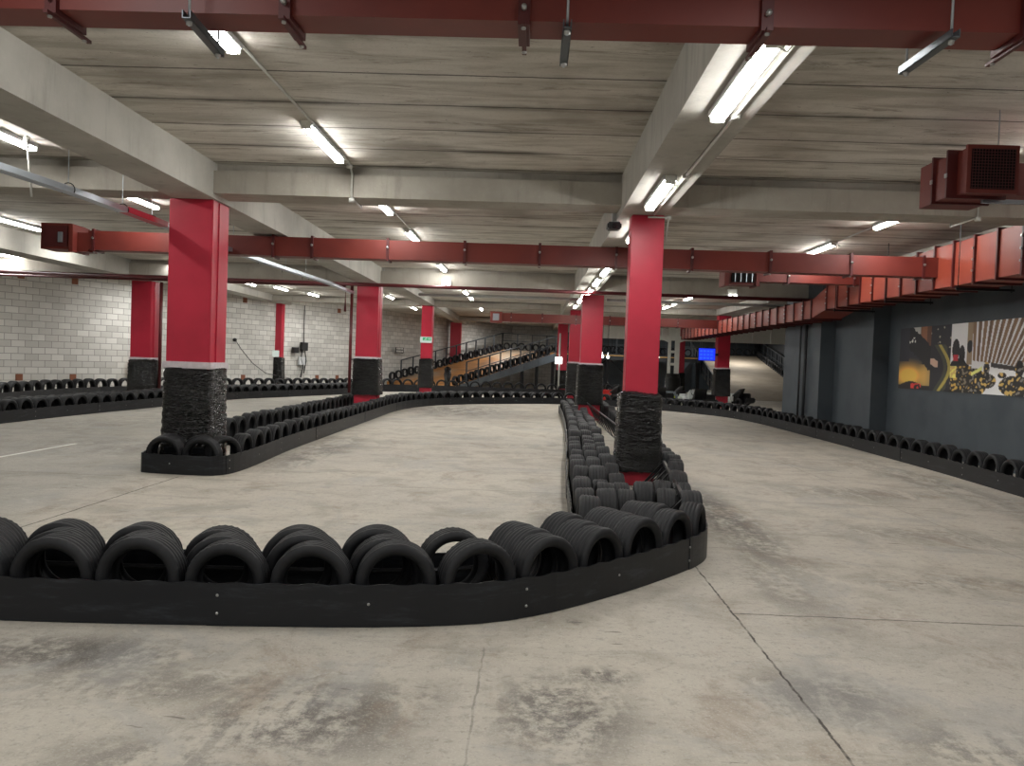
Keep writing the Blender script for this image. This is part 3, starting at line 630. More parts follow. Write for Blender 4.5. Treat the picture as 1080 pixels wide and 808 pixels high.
# ------------------------------------------------------------------ mural banner
def paint(u, v):
    # u 0..1.35 along, v 0 (top)..1 (bottom): dark machinery against a warm glow, and a fan of pale rays
    n = .62*math.sin(u*47+math.sin(v*19+u*23)*2.2)*math.sin(v*23+math.sin(u*39)*2.4)+.38*math.sin(u*127+v*31)*math.sin(v*57-u*66+math.sin(u*70))
    c = [16, 17, 22]
    def over(col, a): 
        for i in range(3): c[i] = c[i]*(1-a)+col[i]*a
    def ss(x, a, b): t = max(0, min(1, (x-a)/(b-a))); return t*t*(3-2*t)
    if u < .31:
        over((30, 32, 40), .8)
        if .1 < u < .21 and v < .34: over((150, 150, 146), 1)
        if .2 <= u: over((118, 74, 48), ss(u, .2, .22)*(1-ss(v, .4, .5)))
        if .27 < u: over((60, 36, 24), .7*(1-ss(v, .4, .5)))
        g = max(0, 1-math.hypot((u-.1)/.24, (v-.78)/.3)); over((216, 160, 66), min(1, g*1.5)*.95)
        if u > .02 and v > .6: over((226, 180, 92), max(0, .5*ss(u, .18, .27)))
        d = abs((v-.15)-(u-.1)*1.7)
        if .09 < u < .36 and d < .2+.03*n: over((14, 14, 18), 1)
        if .1 < u < .16 and .16 < v < .26 and n > .1: over((200, 200, 190), .9)
        if u < .1 and v < .55: over((24, 25, 34), 1)
        if v > .93-.06*math.sin(min(1, max(0, (u-.02)/.22))*PI): over((22, 18, 18), 1)
        if .13 < u < .23 and .9 < v < .98 and n > -.2: over((190, 48, 40), .9)
    elif u < .49:
        over((24, 24, 30), 1)
        if v < .35 and n > .55: over((190, 184, 160), .7)
        e = abs(u-(.41+.07*math.sin((v-.35)*PI/.6))) if v > .3 else 1
        if e < .014: over((150, 134, 60), .9)
        elif e < .05 and u < .46: over((60, 62, 44), .7)
        if .31 < u < .38 and .5 < v < .64 and abs(v-.57-(u-.345)*1.2) < .06: over((190, 160, 140), .9)
    elif u < .66:
        if v < .62: over((196, 196, 192), 1)
        if u > .62 and v < .6: over((120, 100, 76), .9)
        for (x, y, rx, ry) in ((.53, .38, .03, .16), (.58, .46, .024, .14), (.555, .64, .07, .14), (.64, .34, .022, .09), (.6, .7, .06, .12)):
            if math.hypot((u-x)/rx, (v-y)/ry) < 1: over((20, 18, 22), 1)
        if abs(u-.53) < .02 and abs(v-.5) < .05: over((170, 40, 50), .9)
        if v > .62:
            over((22, 20, 18), 1)
            if n > .3: over((196, 158, 74), .8)
            elif n < -.45: over((150, 140, 120), .6)
            if u < .54 and v < .8: over((230, 200, 110), .7)
    else:
        cx, cy = .69, 1.7
        f = ((u-cx)/(cy-v)*cy/.041+.15) % 1
        if v < .58-max(0, (.8-u))*.3+max(0, (u-.88))*.5:
            over((112, 88, 66), 1); over((70, 52, 40), ss(math.sin(u*90), .2, .9)*.6)
            if f < .36: over((226, 222, 212), 1)
        else: over((188, 188, 190), 1)
        if v > .56 and u > .8 and abs(v-.6-(u-.8)*.3) < .03: over((30, 28, 28), .9)
        for (x, y, rx, ry) in ((.68, .85, .1, .2), (.77, .66, .022, .1), (.78, .82, .06, .1), (.97, .88, .11, .14), (.99, .66, .025, .12), (.88, .74, .03, .04), (1.15, .8, .12, .2)):
            if math.hypot((u-x)/rx, (v-y)/ry) < 1:
                over((22, 20, 20), 1)
                if n > .3: over((204, 172, 92), .8)
                elif n < -.5: over((160, 156, 146), .6)
        if abs(v-.8+(u-.6)*1.1) < .025 and u < .74: over((232, 206, 116), .95)
    return [min(250, x*1.3+6) for x in c]
bt = NT('printed_mural'); at_ = bt.n('ShaderNodeVertexColor', layer_name='print'); bm_ = bt.done(at_.outputs[0], .5)
by0, by1, bz0, bz1 = 18.45, 13.0, 1.37, 2.76
nu, nv = 330, 96; vs = []; fs = []
for j in range(nv+1):
    for i in range(nu+1): vs.append((8.575, by0+(by1-by0)*i/nu, bz1+(bz0-bz1)*j/nv))
for j in range(nv):
    for i in range(nu): a = j*(nu+1)+i; fs.append((a, a+1, a+nu+2, a+nu+1))
me = bpy.data.meshes.new('mural_banner'); me.from_pydata(vs, [], fs)
ca = me.color_attributes.new('print', 'FLOAT_COLOR', 'POINT')
for j in range(nv+1):
    for i in range(nu+1):
        # nearer the viewer the wall stretches: map by distance so shapes keep their printed proportion
        u = (by0-(by0+(by1-by0)*i/nu))/4.55; c = paint(u*1.0, j/nv); l = s2l(tuple(max(0, min(255, x)) for x in c)); ca.data[j*(nu+1)+i].color = (*l, 1)
me.materials.append(bm_); me.update()
o = bpy.data.objects.new('mural_banner', me); COL.objects.link(o); tag(o, 'wide printed banner of karts and light rays on the dark grey wall', 'banner')

# ------------------------------------------------------------------ tyres and barriers
def tyre_mesh(name, R, W, seg, kind):
    h = W/2; rb = R*.69
    g = .005
    prof = []
    # tread from one shoulder to the other with circumferential grooves
    if kind == 'low':
        tread = [(-h*.82, R*.985), (-h*.4, R), (h*.4, R), (h*.82, R*.985)]
    else:
        tread = [(-h*.86, R*.975)]
        for c in (-.55, -.19, .19, .55):
            tread += [(h*(c-.085), R), (h*(c-.045), R-g), (h*(c+.045), R-g), (h*(c+.085), R)]
        tread += [(h*.86, R*.975)]
    side = [(h*1.0, R*.90), (h*1.03, R*.83), (h*.92, R*.755), (h*.74, rb*1.02), (h*.66, rb)]
    inner = [(h*.6, rb*1.01), (h*.8, R*.82), (h*.72, R*.93), (-h*.72, R*.93), (-h*.8, R*.82), (-h*.6, rb*1.01)]
    prof = tread+side+inner+[(-a, r) for a, r in reversed(side)]
    m = MB(); n = len(prof); vs = []
    nt = len(tread)
    for k in range(seg):
        a = 2*PI*k/seg; ca_, sa_ = math.cos(a), math.sin(a)
        for i, (hh, r) in enumerate(prof):
            if kind == 'block' and k % 2 and (i in (0, 1, nt-1, nt-2)): r -= .0045
            if kind == 'rib' and k % 4 == 0 and i in (0, nt-1): r -= .004
            vs.append((r*ca_, hh, r*sa_))
    fs = [(k*n+i, k*n+(i+1) % n, ((k+1) % seg)*n+(i+1) % n, ((k+1) % seg)*n+i) for k in range(seg) for i in range(n)]
    m.s = True; m.add(vs, fs); return m.mesh(name, M['tyre'])
TM = {('rib', 0): tyre_mesh('tyre_rib', .25, .185, 64, 'rib'), ('block', 0): tyre_mesh('tyre_block', .25, .185, 72, 'block'),
      ('rib', 1): tyre_mesh('tyre_rib_mid', .25, .185, 36, 'rib'), ('block', 1): tyre_mesh('tyre_block_mid', .25, .185, 40, 'block'), ('low', 2): tyre_mesh('tyre_far', .25, .185, 20, 'low')}

def smooth(pts, it=2):
    for _ in range(it):
        q = [pts[0]]
        for a, b in zip(pts[:-1], pts[1:]):
            q += [(a[0]*.75+b[0]*.25, a[1]*.75+b[1]*.25), (a[0]*.25+b[0]*.75, a[1]*.25+b[1]*.75)]
        pts = q+[pts[-1]]
    return pts
def offset(pts, d):
    out = []
    for i, p in enumerate(pts):
        a = pts[max(0, i-1)]; b = pts[min(len(pts)-1, i+1)]; tx, ty = b[0]-a[0], b[1]-a[1]; l = math.hypot(tx, ty) or 1
        out.append((p[0]-ty/l*d, p[1]+tx/l*d))
    return out
def resample(pts, step, start=0.):
    out = []; need = start; acc = 0.
    for a, b in zip(pts[:-1], pts[1:]):
        l = math.hypot(b[0]-a[0], b[1]-a[1])
        while l > 0 and need <= acc+l:
            t = (need-acc)/l; out.append((a[0]+(b[0]-a[0])*t, a[1]+(b[1]-a[1])*t, math.atan2(b[1]-a[1], b[0]-a[0]))); need += step
        acc += l
    return out

BLOCK = [(-5.24, -4.44, 10.72, 11.46), (1.2, 1.84, 10.7, 11.22), (1.32, 2.15, 23.2, 24.0), (-5.3, -4.46, 22.5, 23.3), (1.5, 2.2, 33.9, 34.6)]
def corners(t, e=.0):
    c_, s_ = math.cos(t['a']+t['yw']), math.sin(t['a']+t['yw']); hx, hy = .243*t['s']-e, .092*t['s']-e*.5
    return [(t['x']+c_*i*hx-s_*j*hy, t['y']+s_*i*hx+c_*j*hy) for i, j in ((-1, -1), (1, -1), (1, 1), (-1, 1))]
def sat(A_, B_):
    for P_ in (A_, B_):
        for i in (0, 1):
            ex_, ey_ = P_[i+1][0]-P_[i][0], P_[i+1][1]-P_[i][1]; nx, ny = -ey_, ex_
            a = [p[0]*nx+p[1]*ny for p in A_]; b = [p[0]*nx+p[1]*ny for p in B_]
            if max(a) <= min(b) or max(b) <= min(a): return False
    return True
def clash(t):
    A_ = corners(t)
    for (x0, x1, y0, y1) in BLOCK:
        if sat(A_, [(x0, y0), (x1, y0), (x1, y1), (x0, y1)]): return True
    for o in TY[:-1]:
        if abs(o['x']-t['x']) < .62 and abs(o['y']-t['y']) < .62 and abs(o['z']-t['z']) < .3 and sat(A_, corners(o)): return True
    return False
TY = []       # every tyre: run, row, x, y, z, yaw of row, radius scale, lean
def isl_part(x, y):
    if x < -5.3 and y > 10.9: return 'isl back'
    if x < 0 and y < 10.8: return 'isl nose'
    if x < -3.9 and y < 26: return 'isl front'
    return 'isl bend' if y > 26.2 else 'isl wall'
def tyre_row(run, pts, off, step=.505, start=0., row=0, base=None, rs=(.96, 1.02), lean=.05, miss=()):
    st = resample(offset(pts, off), step, start)
    for i, (x, y, a) in enumerate(st):
        if i in miss or (run == 'island' and y < 10.95 and x < -3): continue
        s = random.uniform(*rs)*step/.505
        z = (base(x, y) if callable(base) else (base or 0.))
        TY.append(dict(run=isl_part(x, y) if run == 'island' and row == 0 else run, row=row, x=x, y=y, z=z+.25*s*.995, a=a, s=s, ln=random.uniform(-lean, lean), sp=random.uniform(0, 6.28), yw=random.uniform(-.035, .035)))
        if clash(TY[-1]): TY.pop()
P_front = smooth([(-5.2, 4.50), (-3.2, 4.50), (-1.92, 4.58), (-.7, 4.70), (-.02, 4.92), (.62, 5.52), (1.15, 6.12), (1.52, 6.62), (1.64, 7.05), (1.69, 7.75)])
P_right = smooth([(1.69, 7.75), (1.8, 8.9), (2.02, 10.0), (2.13, 11.2), (2.15, 13.2), (2.2, 17), (2.4, 22), (2.45, 24.5), (2.3, 26.6)])
P_leftarm = smooth([(.93, 26.5), (.93, 24), (.85, 19), (.70, 15), (.5, 10.4), (.44, 8.3), (.40, 6.75), (.42, 6.45)])
P_isl = smooth([(-5.85, 27), (-5.75, 23.6), (-5.62, 19), (-5.57, 16), (-5.5, 13.2), (-5.4, 11.6), (-5.27, 10.7), (-5.24, 10.26), (-5.08, 10.19), (-4.5, 10.13), (-4.17, 10.15), (-4.03, 10.36), (-4.01, 11.2), (-4.13, 13), (-4.16, 16), (-4.2, 20), (-4.24, 23.5), (-4.1, 25.6), (-3.6, 27.6), (-2.6, 29.2), (-1.48, 30.2), (0, 31.4), (1.4, 32.1), (3, 31.7), (5, 30.1), (6.2, 28.6), (6.95, 26.9), (7.2, 24.6), (7.22, 22), (7.22, 18), (7.15, 14), (7.0, 11.2), (6.8, 8)])
P_b3 = smooth([(-10.95, 12), (-10.95, 15.5), (-10.9, 19), (-10.65, 22), (-10.6, 26.7), (-9.5, 29.6), (-8.2, 33.2), (-7.6, 35.4)])
P_wall = smooth([(-14.2, 15), (-14.6, 19), (-15.4, 24.5), (-15.0, 28.4), (-12.7, 32.2), (-9.3, 38.6), (-8.1, 41)])
P_back = smooth([(-7.4, 37.4), (-6.4, 38.4), (-3, 39), (2.4, 39.5)])

for r in range(3): tyre_row('front', P_front, .13+.205*r, step=.515, start=[.28, .18, .08][r], row=r, lean=.03, rs=(.95, 1.01))
for r in range(2): tyre_row('right arm', P_right, .13+.2*r, row=r, start=.3+.1*r, rs=(.92, 1.06), lean=.07, miss=() if r == 0 else range(1, 200))
for r in range(3): tyre_row('left arm', P_leftarm, .13+.2*r, row=r, start=.17*r+.2, step=.51, rs=(.86, 1.03), lean=.09, miss=() if r < 2 else range(0, 10))
for (x, y, a) in ((-4.9, 10.335, .0), (-4.395, 10.32, .02), (-4.96, 10.535, .06), (-4.22, 10.565, .95), (-4.5, 10.53, -.04)):
    TY.append(dict(run='isl nose', row=0, x=x, y=y, z=.25, a=a, s=1., ln=.02, sp=0, yw=0))
tyre_row('island', P_isl, .135, row=0, start=.2)
PA = [p for p in P_isl if p[1] > 24 and p[0] > -4.3]       # second row only where the run widens
tyre_row('island', PA, .34, row=1, start=.1)
for r in range(3): tyre_row('lane', P_b3, .135+.205*r, row=r, start=.08*r+.1)
tyre_row('wall row', P_wall, .15, step=.58, row=0)
tyre_row('back row', P_back, .15, step=.56, row=0, base=.1)

# ---- conveyor-belt strips in front of the tyres
def strip(name, pts, h, label, bolts_=True, z0=0., thick=.014, group=None):
    a = offset(pts, .0); b = offset(pts, thick); n = len(pts); vs = []
    for i in range(n):
        wz = .006*math.sin(i*1.7+pts[0][0]*5)
        tl = .010*math.sin(i*.9)
        o = offset(pts, tl)[i] if False else a[i]
        vs += [(a[i][0], a[i][1], z0+.004), (b[i][0], b[i][1], z0+.004), (b[i][0], b[i][1], z0+h+wz), (a[i][0], a[i][1], z0+h+wz)]
    fs = []
    for i in range(n-1):
        p, q = 4*i, 4*i+4
        for k in range(4): fs.append((p+k, p+(k+1) % 4, q+(k+1) % 4, q+k))
    fs += [(3, 2, 1, 0), (4*n-4, 4*n-3, 4*n-2, 4*n-1)]
    m = MB(); m.add(vs, fs); o = m.build(name, M['belt']); tag(o, label, 'barrier strip', group)
    if bolts_:
        for fq, zz in ((.04, .3), (.04, .72), (.5, .55)):
            i = min(n-2, int(fq*(n-1))); p = a[i]; q = a[i+1]; ang_ = math.atan2(q[1]-p[1], q[0]-p[0])
            bo = MB().lathe([(-.005, .001), (-.004, .008), (0, .0095), (.004, .0095)], 10, 'y', (0, 0, 0), False).build('bolt', M['bolt'], o, (p[0], p[1], z0+h*zz)); bo.rotation_euler.z = ang_
    return o
def strips(pts, cuts, h, lab, bolts_=True, thick=.014, z0=0., group=None, name='conveyor_belt_strip'):
    fine = resample(pts, .06); ds = [i*.06 for i in range(len(fine))]; out = []
    cuts = [c for c in cuts if c < ds[-1]]+[ds[-1]]
    for k in range(len(cuts)-1):
        seg = [(x, y) for (x, y, _), d in zip(fine, ds) if cuts[k]-.03 <= d <= cuts[k+1]+.03]
        if len(seg) < 3: continue
        if not bolts_ : seg = seg[::3]+[seg[-1]]
        out.append(strip(name, offset(seg, -.006 if k % 2 else 0.), h, lab(k), bolts_, z0, thick, group))
    return out
# lengths measured along each run
fl_lab = ['scuffed black belt strip at the open end of the nearest tyre barrier', 'long black belt strip at the middle of the nearest barrier, between its two bolted joints', 'curved black belt strip bending round the tyre corner of the nearest barrier', 'short upright belt strip closing the bend beneath the end tyres']
# joint positions of the near barrier: by x of the joints seen in the photo
def s_at(pts, f):
    fine = resample(pts, .02); return next((i*.02 for i, p in enumerate(fine) if f(p)), 0)
c1, c2, c3 = s_at(P_front, lambda p: p[0] > -1.93), s_at(P_front, lambda p: p[0] > -.05), s_at(P_front, lambda p: p[0] > 1.33)
strips(P_front, [0, c1, c2, c3], .262, lambda k: fl_lab[k])
strips(P_right, [0, 2.2, 5, 8, 12], .262, lambda k: 'black belt strip along the outer side of the column island, %s after the bend' % ordw(k+1))
strips(P_leftarm, [0, 5, 10, 14, 17, 19], .25, lambda k: 'black belt strip along the triple tyre row, %s counting from its far end' % ordw(k+1))
lens = [0]; acc = 0
while acc < 95: acc += 2.6; lens.append(acc)
sn = s_at(P_isl, lambda p: p[1] < 10.6); se = s_at(P_isl, lambda p: p[0] > -4.07 and p[1] < 10.8)
cuts = [0, sn-10, sn-6, sn-3, sn, se]+[se+2.3*i for i in range(1, 50)]
ni = 0
def isl_lab(k):
    if k < 4: return 'black belt strip on the shaded side of the long island, %s toward the nose' % ordw(k+1)
    if k == 4: return 'black belt strip wrapped round the rounded nose of the long tyre island'
    return 'black belt strip of the continuous outer barrier, %s along from the island nose' % ordw(k-4)
strips(P_isl, cuts, .262, isl_lab)
strips(P_b3, [0, 2.4, 4.8, 7.2, 9.6, 12, 15, 18, 21], .262, lambda k: 'black belt strip of the barrier on the far lane, %s from the picture edge' % ordw(k+1))
strips(P_wall, [0, 4, 8, 12, 16, 20, 24, 28], .27, lambda k: 'black belt strip at the foot of the block wall, %s from the picture edge' % ordw(k+1), False)
strips(P_back, [0, 3, 6, 9], .36, lambda k: 'black belt strip before the ramp, %s going toward the red columns' % ordw(k+1), False)

# ---- steel rails behind the tyres (seen through the tyre holes)
def rails(label, pts, off, z, post=1.2, back=None):
    r = empty('barrier_frame', (pts[0][0], pts[0][1], 0), label, 'frame'); o = (-pts[0][0], -pts[0][1], 0)
    p = [(x, y) for x, y, _ in resample(offset(pts, off), .12)]
    MB().tube([(x, y, z) for x, y in p], .018, 6).build('rail', M['steel'], r, o)
    for x, y, _ in resample(offset(pts, off+.02), post): MB().box(x-.02, x+.02, y-.02, y+.02, 0, .22).build('post', M['steel'], r, o)
    if back:
        q = [(x, y) for x, y, _ in resample(offset(pts, off+.05), .12)]
        m = MB()
        for a, b in zip(q[:-1], q[1:]): m.bar((*a, back/2), (*b, back/2), .012, back)
        m.build('backing_strip', M['belt'], r, o)
rails('steel rail and black backing strip behind the tyres of the nearest barrier', [p for p in P_front if p[0] < .3], .70, .16, 1.1, .27)
rails('steel rail inside the long tyre island', [p for p in P_isl if p[1] < 21 and p[0] < -4.0 and p[0] > -4.3 and p[1] > 11.5], .26, .2, 1.5, .24)
rails('steel rail behind the two tyres of the island nose', [(-5.1, 10.18), (-4.4, 10.18)], .47, .2, .4, .3)
# lattice frames lying inside the column island
def lattice(label, a, b, wd, tilt, n, wd_=.035):
    a, b = Vector(a), Vector(b); r = empty('lattice_frame', a, label, 'frame'); s = Vector((wd, 0, tilt)); o = tuple(-c for c in a)
    MB().bar(a, b, wd_, wd_).bar(a+s, b+s, wd_, wd_).build('long_bar', M['steel'], r, o)
    m = MB()
    for i in range(n+1):
        p = a+(b-a)*(i/n); m.bar(p, p+s, .02, .02)
        if i < n: m.bar(p, a+(b-a)*((i+1)/n)+s, .014, .014)
    m.build('cross_bars', M['steel'], r, o)
lattice('black steel lattice frame lying tilted beside the slim wrapped column', (1.44, 7.2, .45), (1.76, 10.2, .42), -.34, -.38, 8)
lattice('black steel lattice frame between the two wrapped columns of the island', (1.5, 12.0, .62), (1.62, 22.6, .55), .28, -.5, 12, .025)

# ------------------------------------------------------------------ far ramp (brown deck) with railings
rp = empty('kart_ramp', (-3, 45, 0), 'kart ramp with brown deck and grey side beam rising to a railed platform', 'ramp'); ro = (3, -45, 0)
NL, NR, FR, FL = Vector((-4.0, 40.2, .28)), Vector((1.45, 50.5, 2.35)), Vector((-2.1, 52.5, 2.5)), Vector((-8.0, 42.6, .35))
PE = Vector((1.9, 54.2, 2.45))
th = Vector((0, 0, -.16))
MB().hexa([NL+th, NR+th, FR+th, FL+th], [NL, NR, FR, FL]).build('deck', M['wood'], rp, ro)
MB().hexa([NR+th, PE+th, FR+th, (NR+FR)/2+th], [NR, PE, FR, (NR+FR)/2]).build('platform', M['wood'], rp, ro)
MB().hexa([NL+Vector((0, -.12, -.3)), NR+Vector((0, -.12, -.5)), NR+Vector((0, -.02, -.5)), NL+Vector((0, -.02, -.3))], [NL+Vector((0, -.12, .02)), NR+Vector((0, -.12, .02)), NR+Vector((0, -.02, .02)), NL+Vector((0, -.02, .02))]).build('side_beam', M['sgrey'], rp, ro)
for f in (.62, .78, .97):
    p = NL.lerp(NR, f); MB().box(p.x-.1, p.x+.1, p.y+.05, p.y+.25, 0, p.z-.1).build('post', M['steel'], rp, ro)
def railing(root, o, a, b, n, h=1.1, meshfill=False, mids=(.55,)):
    m = MB(); m.bar(a+Vector((0, 0, h)), b+Vector((0, 0, h)), .06, .06)
    for q in mids: m.bar(a+Vector((0, 0, h*q)), b+Vector((0, 0, h*q)), .04, .04)
    m.build('top_rail', M['rail'], root, o)
    for i in range(n+1):
        p = a.lerp(b, i/n); MB().box(p.x-.04, p.x+.04, p.y-.04, p.y+.04, p.z-.1, p.z+h).build('railing_post', M['rail'], root, o)
railing(rp, ro, NL+Vector((.5, .9, .2)), NR, 9); railing(rp, ro, FL+Vector((.6, 1.0, .1)), FR, 10, mids=(.3,)); railing(rp, ro, FR, PE, 4); railing(rp, ro, FL+Vector((-1.6, -1.9, .05)), FL+Vector((-.3, -.4, .05)), 3)
# tyres on the ramp edges
def edge(a, b, inset, run, row, z, step=.53, n0=0):
    L_ = (b-a).xy.length; k_ = int(L_/step); d = (b-a).xy.normalized(); nn = Vector((-d.y, d.x))*inset
    for i in range(k_):
        p = a+(b-a)*((i+.5)*step/L_); s = random.uniform(.98, 1.08)*step/.56
        TY.append(dict(run=run, row=row, x=p.x+nn.x, y=p.y+nn.y, z=p.z+z+.25*s, a=math.atan2(d.y, d.x), s=s, ln=random.uniform(-.08, .08), sp=0, yw=random.uniform(-.1, .1)))
edge(NL, NR, .16, 'ramp near edge', 0, 0.); edge(FL, FR, -.16, 'ramp far edge', 0, 0.); edge(FR, PE, -.16, 'ramp top edge', 0, 0.)
# standing dark cone-like kart marker on the ramp foot
tag(MB().lathe([(0, .16), (.6, .15), (.9, .2), (1.08, .16), (1.22, .19), (1.32, .05)], 14, 'z', (-4.35, 39.75, 0), False).build('wrapped_post', M['wrap']), 'short post bundled in black plastic at the foot of the brown ramp', 'post')

# ------------------------------------------------------------------ dark bridge at the back and grey ramp down on the other side
br = empty('track_bridge', (6, 52, 0), 'dark raised track bridge with tyre rows crossing the back of the hall', 'bridge'); bo_ = (-6, -52, 0)
MB().box(2.1, 10.9, 51.0, 54.2, 2.25, 2.42).box(2.1, 10.9, 50.9, 51.0, 2.05, 2.45).build('deck', M['dark'], br, bo_)
MB().box(2.1, 10.9, 50.86, 50.9, 2.30, 2.36).build('edge_trim', M['ply'], br, bo_)
for x in (2.3, 4.9, 7.2, 9.8, 10.8): MB().box(x-.1, x+.1, 51.1, 51.3, 0, 2.1).build('post', M['steel'], br, bo_)
MB().bar((2.2, 51.2, 0), (4.9, 51.2, 2.1), .08, .08).bar((5.0, 51.2, 2.1), (7.2, 51.2, .1), .08, .08).build('brace', M['steel'], br, bo_)
railing(br, bo_, Vector((2.15, 51.05, 2.42)), Vector((10.9, 51.05, 2.42)), 8); railing(br, bo_, Vector((2.15, 54.1, 2.42)), Vector((10.9, 54.1, 2.42)), 8)
MB().box(2.2, 11.2, 55.0, 55.2, 0, 3.2).build('backing_wall', M['sgrey'], br, bo_)
for yy, zz in ((51.3, 2.42), (53.8, 2.5)): edge(Vector((2.3, yy, zz)), Vector((10.8, yy, zz)), 0., 'bridge', 0, 0., .58)
edge(Vector((2.6, 47.6, .0)), Vector((7.4, 47.6, .0)), 0., 'under bridge', 0, 0., .58)
r2 = empty('exit_ramp', (13, 52, 0), 'wide scuffed ramp descending between dark fences beside the red column', 'ramp'); r2o = (-13, -52, 0)
q0, q1, q2, q3 = Vector((10.5, 44, .02)), Vector((16.2, 44, .02)), Vector((17.7, 61.5, 2.8)), Vector((12.4, 61.5, 2.8))
MB().hexa([q0+th, q1+th, q2+th, q3+th], [q0, q1, q2, q3]).build('deck', M['rampdeck'], r2, r2o)
fz = Vector((0, 0, .95)); fo = Vector((-.08, 0, 0))
MB().hexa([q0+fo, q0, q3, q3+fo], [q0+fo+fz, q0+fz, q3+fz, q3+fo+fz]).build('fence_panel', M['mesh'], r2, r2o)
railing(r2, r2o, q0+Vector((-.12, 0, 0)), q3+Vector((-.12, 0, 0)), 10, 1.0, mids=(.5,)); railing(r2, r2o, q1.lerp(q2, .3), q2, 8, 1.15)
edge(q1.lerp(q2, .25), q2, .2, 'exit ramp', 0, 0., .58); edge(q3+Vector((.3, 0, 0)), q2, -.1, 'exit ramp top', 0, 0.02, .62)
railing(r2, r2o, q3, q2, 6, 1.1)

# ------------------------------------------------------------------ parked karts beyond the far barrier
WHEEL = MB().lathe([(-.09, .07), (-.1, .12), (-.085, .14), (.085, .14), (.1, .12), (.09, .07), (.04, .07), (.04, .03), (-.04, .03), (-.04, .07)], 20, 'y').mesh('kart_wheel', M['tyre'])
def kart(label, x, y, rz, body):
    r = empty('racing_kart', (x, y, 0), label, 'kart', 'parked karts', rz); r.scale = (1.12, 1.12, 1.3)
    c = MB().box(-.32, .32, -.8, .75, .07, .1); [c.tube(p, .018, 6) for p in ([(-.34, -.85, .1), (-.34, .5, .1), (-.22, .95, .1), (.22, .95, .1), (.34, .5, .1), (.34, -.85, .1), (-.34, -.85, .1)],)]
    c.build('chassis', M['steel'], r)
    for sx in (-1, 1):
        for yy in (-.62, .6):
            w = bpy.data.objects.new('wheel', WHEEL); COL.objects.link(w); w.parent = r; w.location = (sx*.55, yy, .14); w.rotation_euler.z = PI/2
    pr_ = [(-.2, -.45, .12), (.2, -.45, .12), (.2, .05, .12), (-.2, .05, .12)]
    MB().hexa(pr_, [(-.24, -.62, .62), (.24, -.62, .62), (.2, -.5, .6), (-.2, -.5, .6)]).box(-.22, .22, -.45, .1, .1, .2, .03).build('seat', M['black'], r)
    MB().tube([(.14*math.cos(2*PI*i/16), .32+.06*math.sin(2*PI*i/16), .5+.14*math.sin(2*PI*i/16)) for i in range(17)], .014, 6, False).tube([(0, .34, .5), (0, .62, .2)], .014, 6).build('steering_wheel', M['black'], r)
    b = MB(); b.hexa([(-.5, .95, .1), (.5, .95, .1), (.42, 1.1, .1), (-.42, 1.1, .1)], [(-.45, .9, .4), (.45, .9, .4), (.38, 1.0, .4), (-.38, 1.0, .4)])
    b.build('front_bumper', M[body], r)
    for sx in (-1, 1):
        xs_ = sorted((sx*.42, sx*.66)); MB().box(xs_[0], xs_[1], -.38, .36, .08, .42, .08).build('side_pod', M[body], r)
    MB().hexa([(-.16, .5, .14), (.16, .5, .14), (.2, .92, .14), (-.2, .92, .14)], [(-.16, .45, .56), (.16, .45, .56), (.18, .85, .36), (-.18, .85, .36)]).build('front_fairing', M[body], r)
    MB().box(-.55, .55, -.98, -.86, .1, .3, .04).build('rear_bumper', M['black'], r)
    MB().box(.22, .5, -.8, -.45, .12, .45, .03).build('engine', M['steel'], r)
kart('white parked kart behind the far barrier, closest to the wrapped red column', 7.15, 33.9, .06, 'kwhite')
kart('pale grey parked kart beside the white one behind the far barrier', 6.4, 36.9, 1.5, 'kblue')
kart('kart with bright yellow bodywork parked behind the slim wrapped column', 5.45, 34.1, .06, 'kyellow')
kart('parked kart with red bodywork seen between two red columns', 3.35, 35.4, 1.2, 'kred')
kart('dark parked kart seen between two red columns, beside the red one', 4.2, 39.0, 1.4, 'black')
kart('white parked kart at the back of the kart row', 9.3, 37.0, 1.0, 'kwhite')

# ------------------------------------------------------------------ place the tyres
RUN = {
 ('front', 0): 'in the front row of the nearest barrier, %s from its open end', ('front', 1): 'in the middle row of the nearest barrier, %s from its open end', ('front', 2): 'in the rear row of the nearest barrier, %s from its open end',
 ('right arm', 0): 'on the outer side of the column island, %s after the bend', ('right arm', 1): 'inside the outer row of the column island, %s after the bend',
 ('left arm', 0): 'in the outer file of the triple tyre row, %s from its far end', ('left arm', 1): 'in the middle file of the triple tyre row, %s from its far end', ('left arm', 2): 'in the inner file of the triple tyre row, %s from its far end',
 ('isl back', 0): 'on the shaded side of the long island, %s going toward its nose', ('isl nose', 0): 'round the nose of the long island, %s along the curve', ('isl front', 0): 'on the track side of the long island, %s going away from its nose', ('isl bend', 0): 'along the barrier closing the far bend, %s from the island', ('isl wall', 0): 'in the barrier under the grey wall, %s coming from the far bend', ('island', 1): 'in the second file at the far bend, %s along',
 ('lane', 0): 'at the front of the far lane barrier, %s from its open end', ('lane', 1): 'in the middle of the far lane barrier, %s from its open end', ('lane', 2): 'at the back of the far lane barrier, %s from its open end',
 ('wall row', 0): 'in the row under the block wall, %s from the picture edge', ('back row', 0): 'in the row before the ramp, %s toward the red columns',
 ('ramp near edge', 0): 'on the near edge of the brown ramp, %s going up', ('ramp far edge', 0): 'on the far edge of the brown ramp, %s going up', ('ramp top edge', 0): 'round the top of the brown ramp, %s along',
 ('bridge', 0): 'on the dark bridge, %s along', ('under bridge', 0): 'in the row under the dark bridge, %s along', ('exit ramp', 0): 'beside the descending ramp, %s going up', ('exit ramp top', 0): 'across the top of the descending ramp, %s along'}
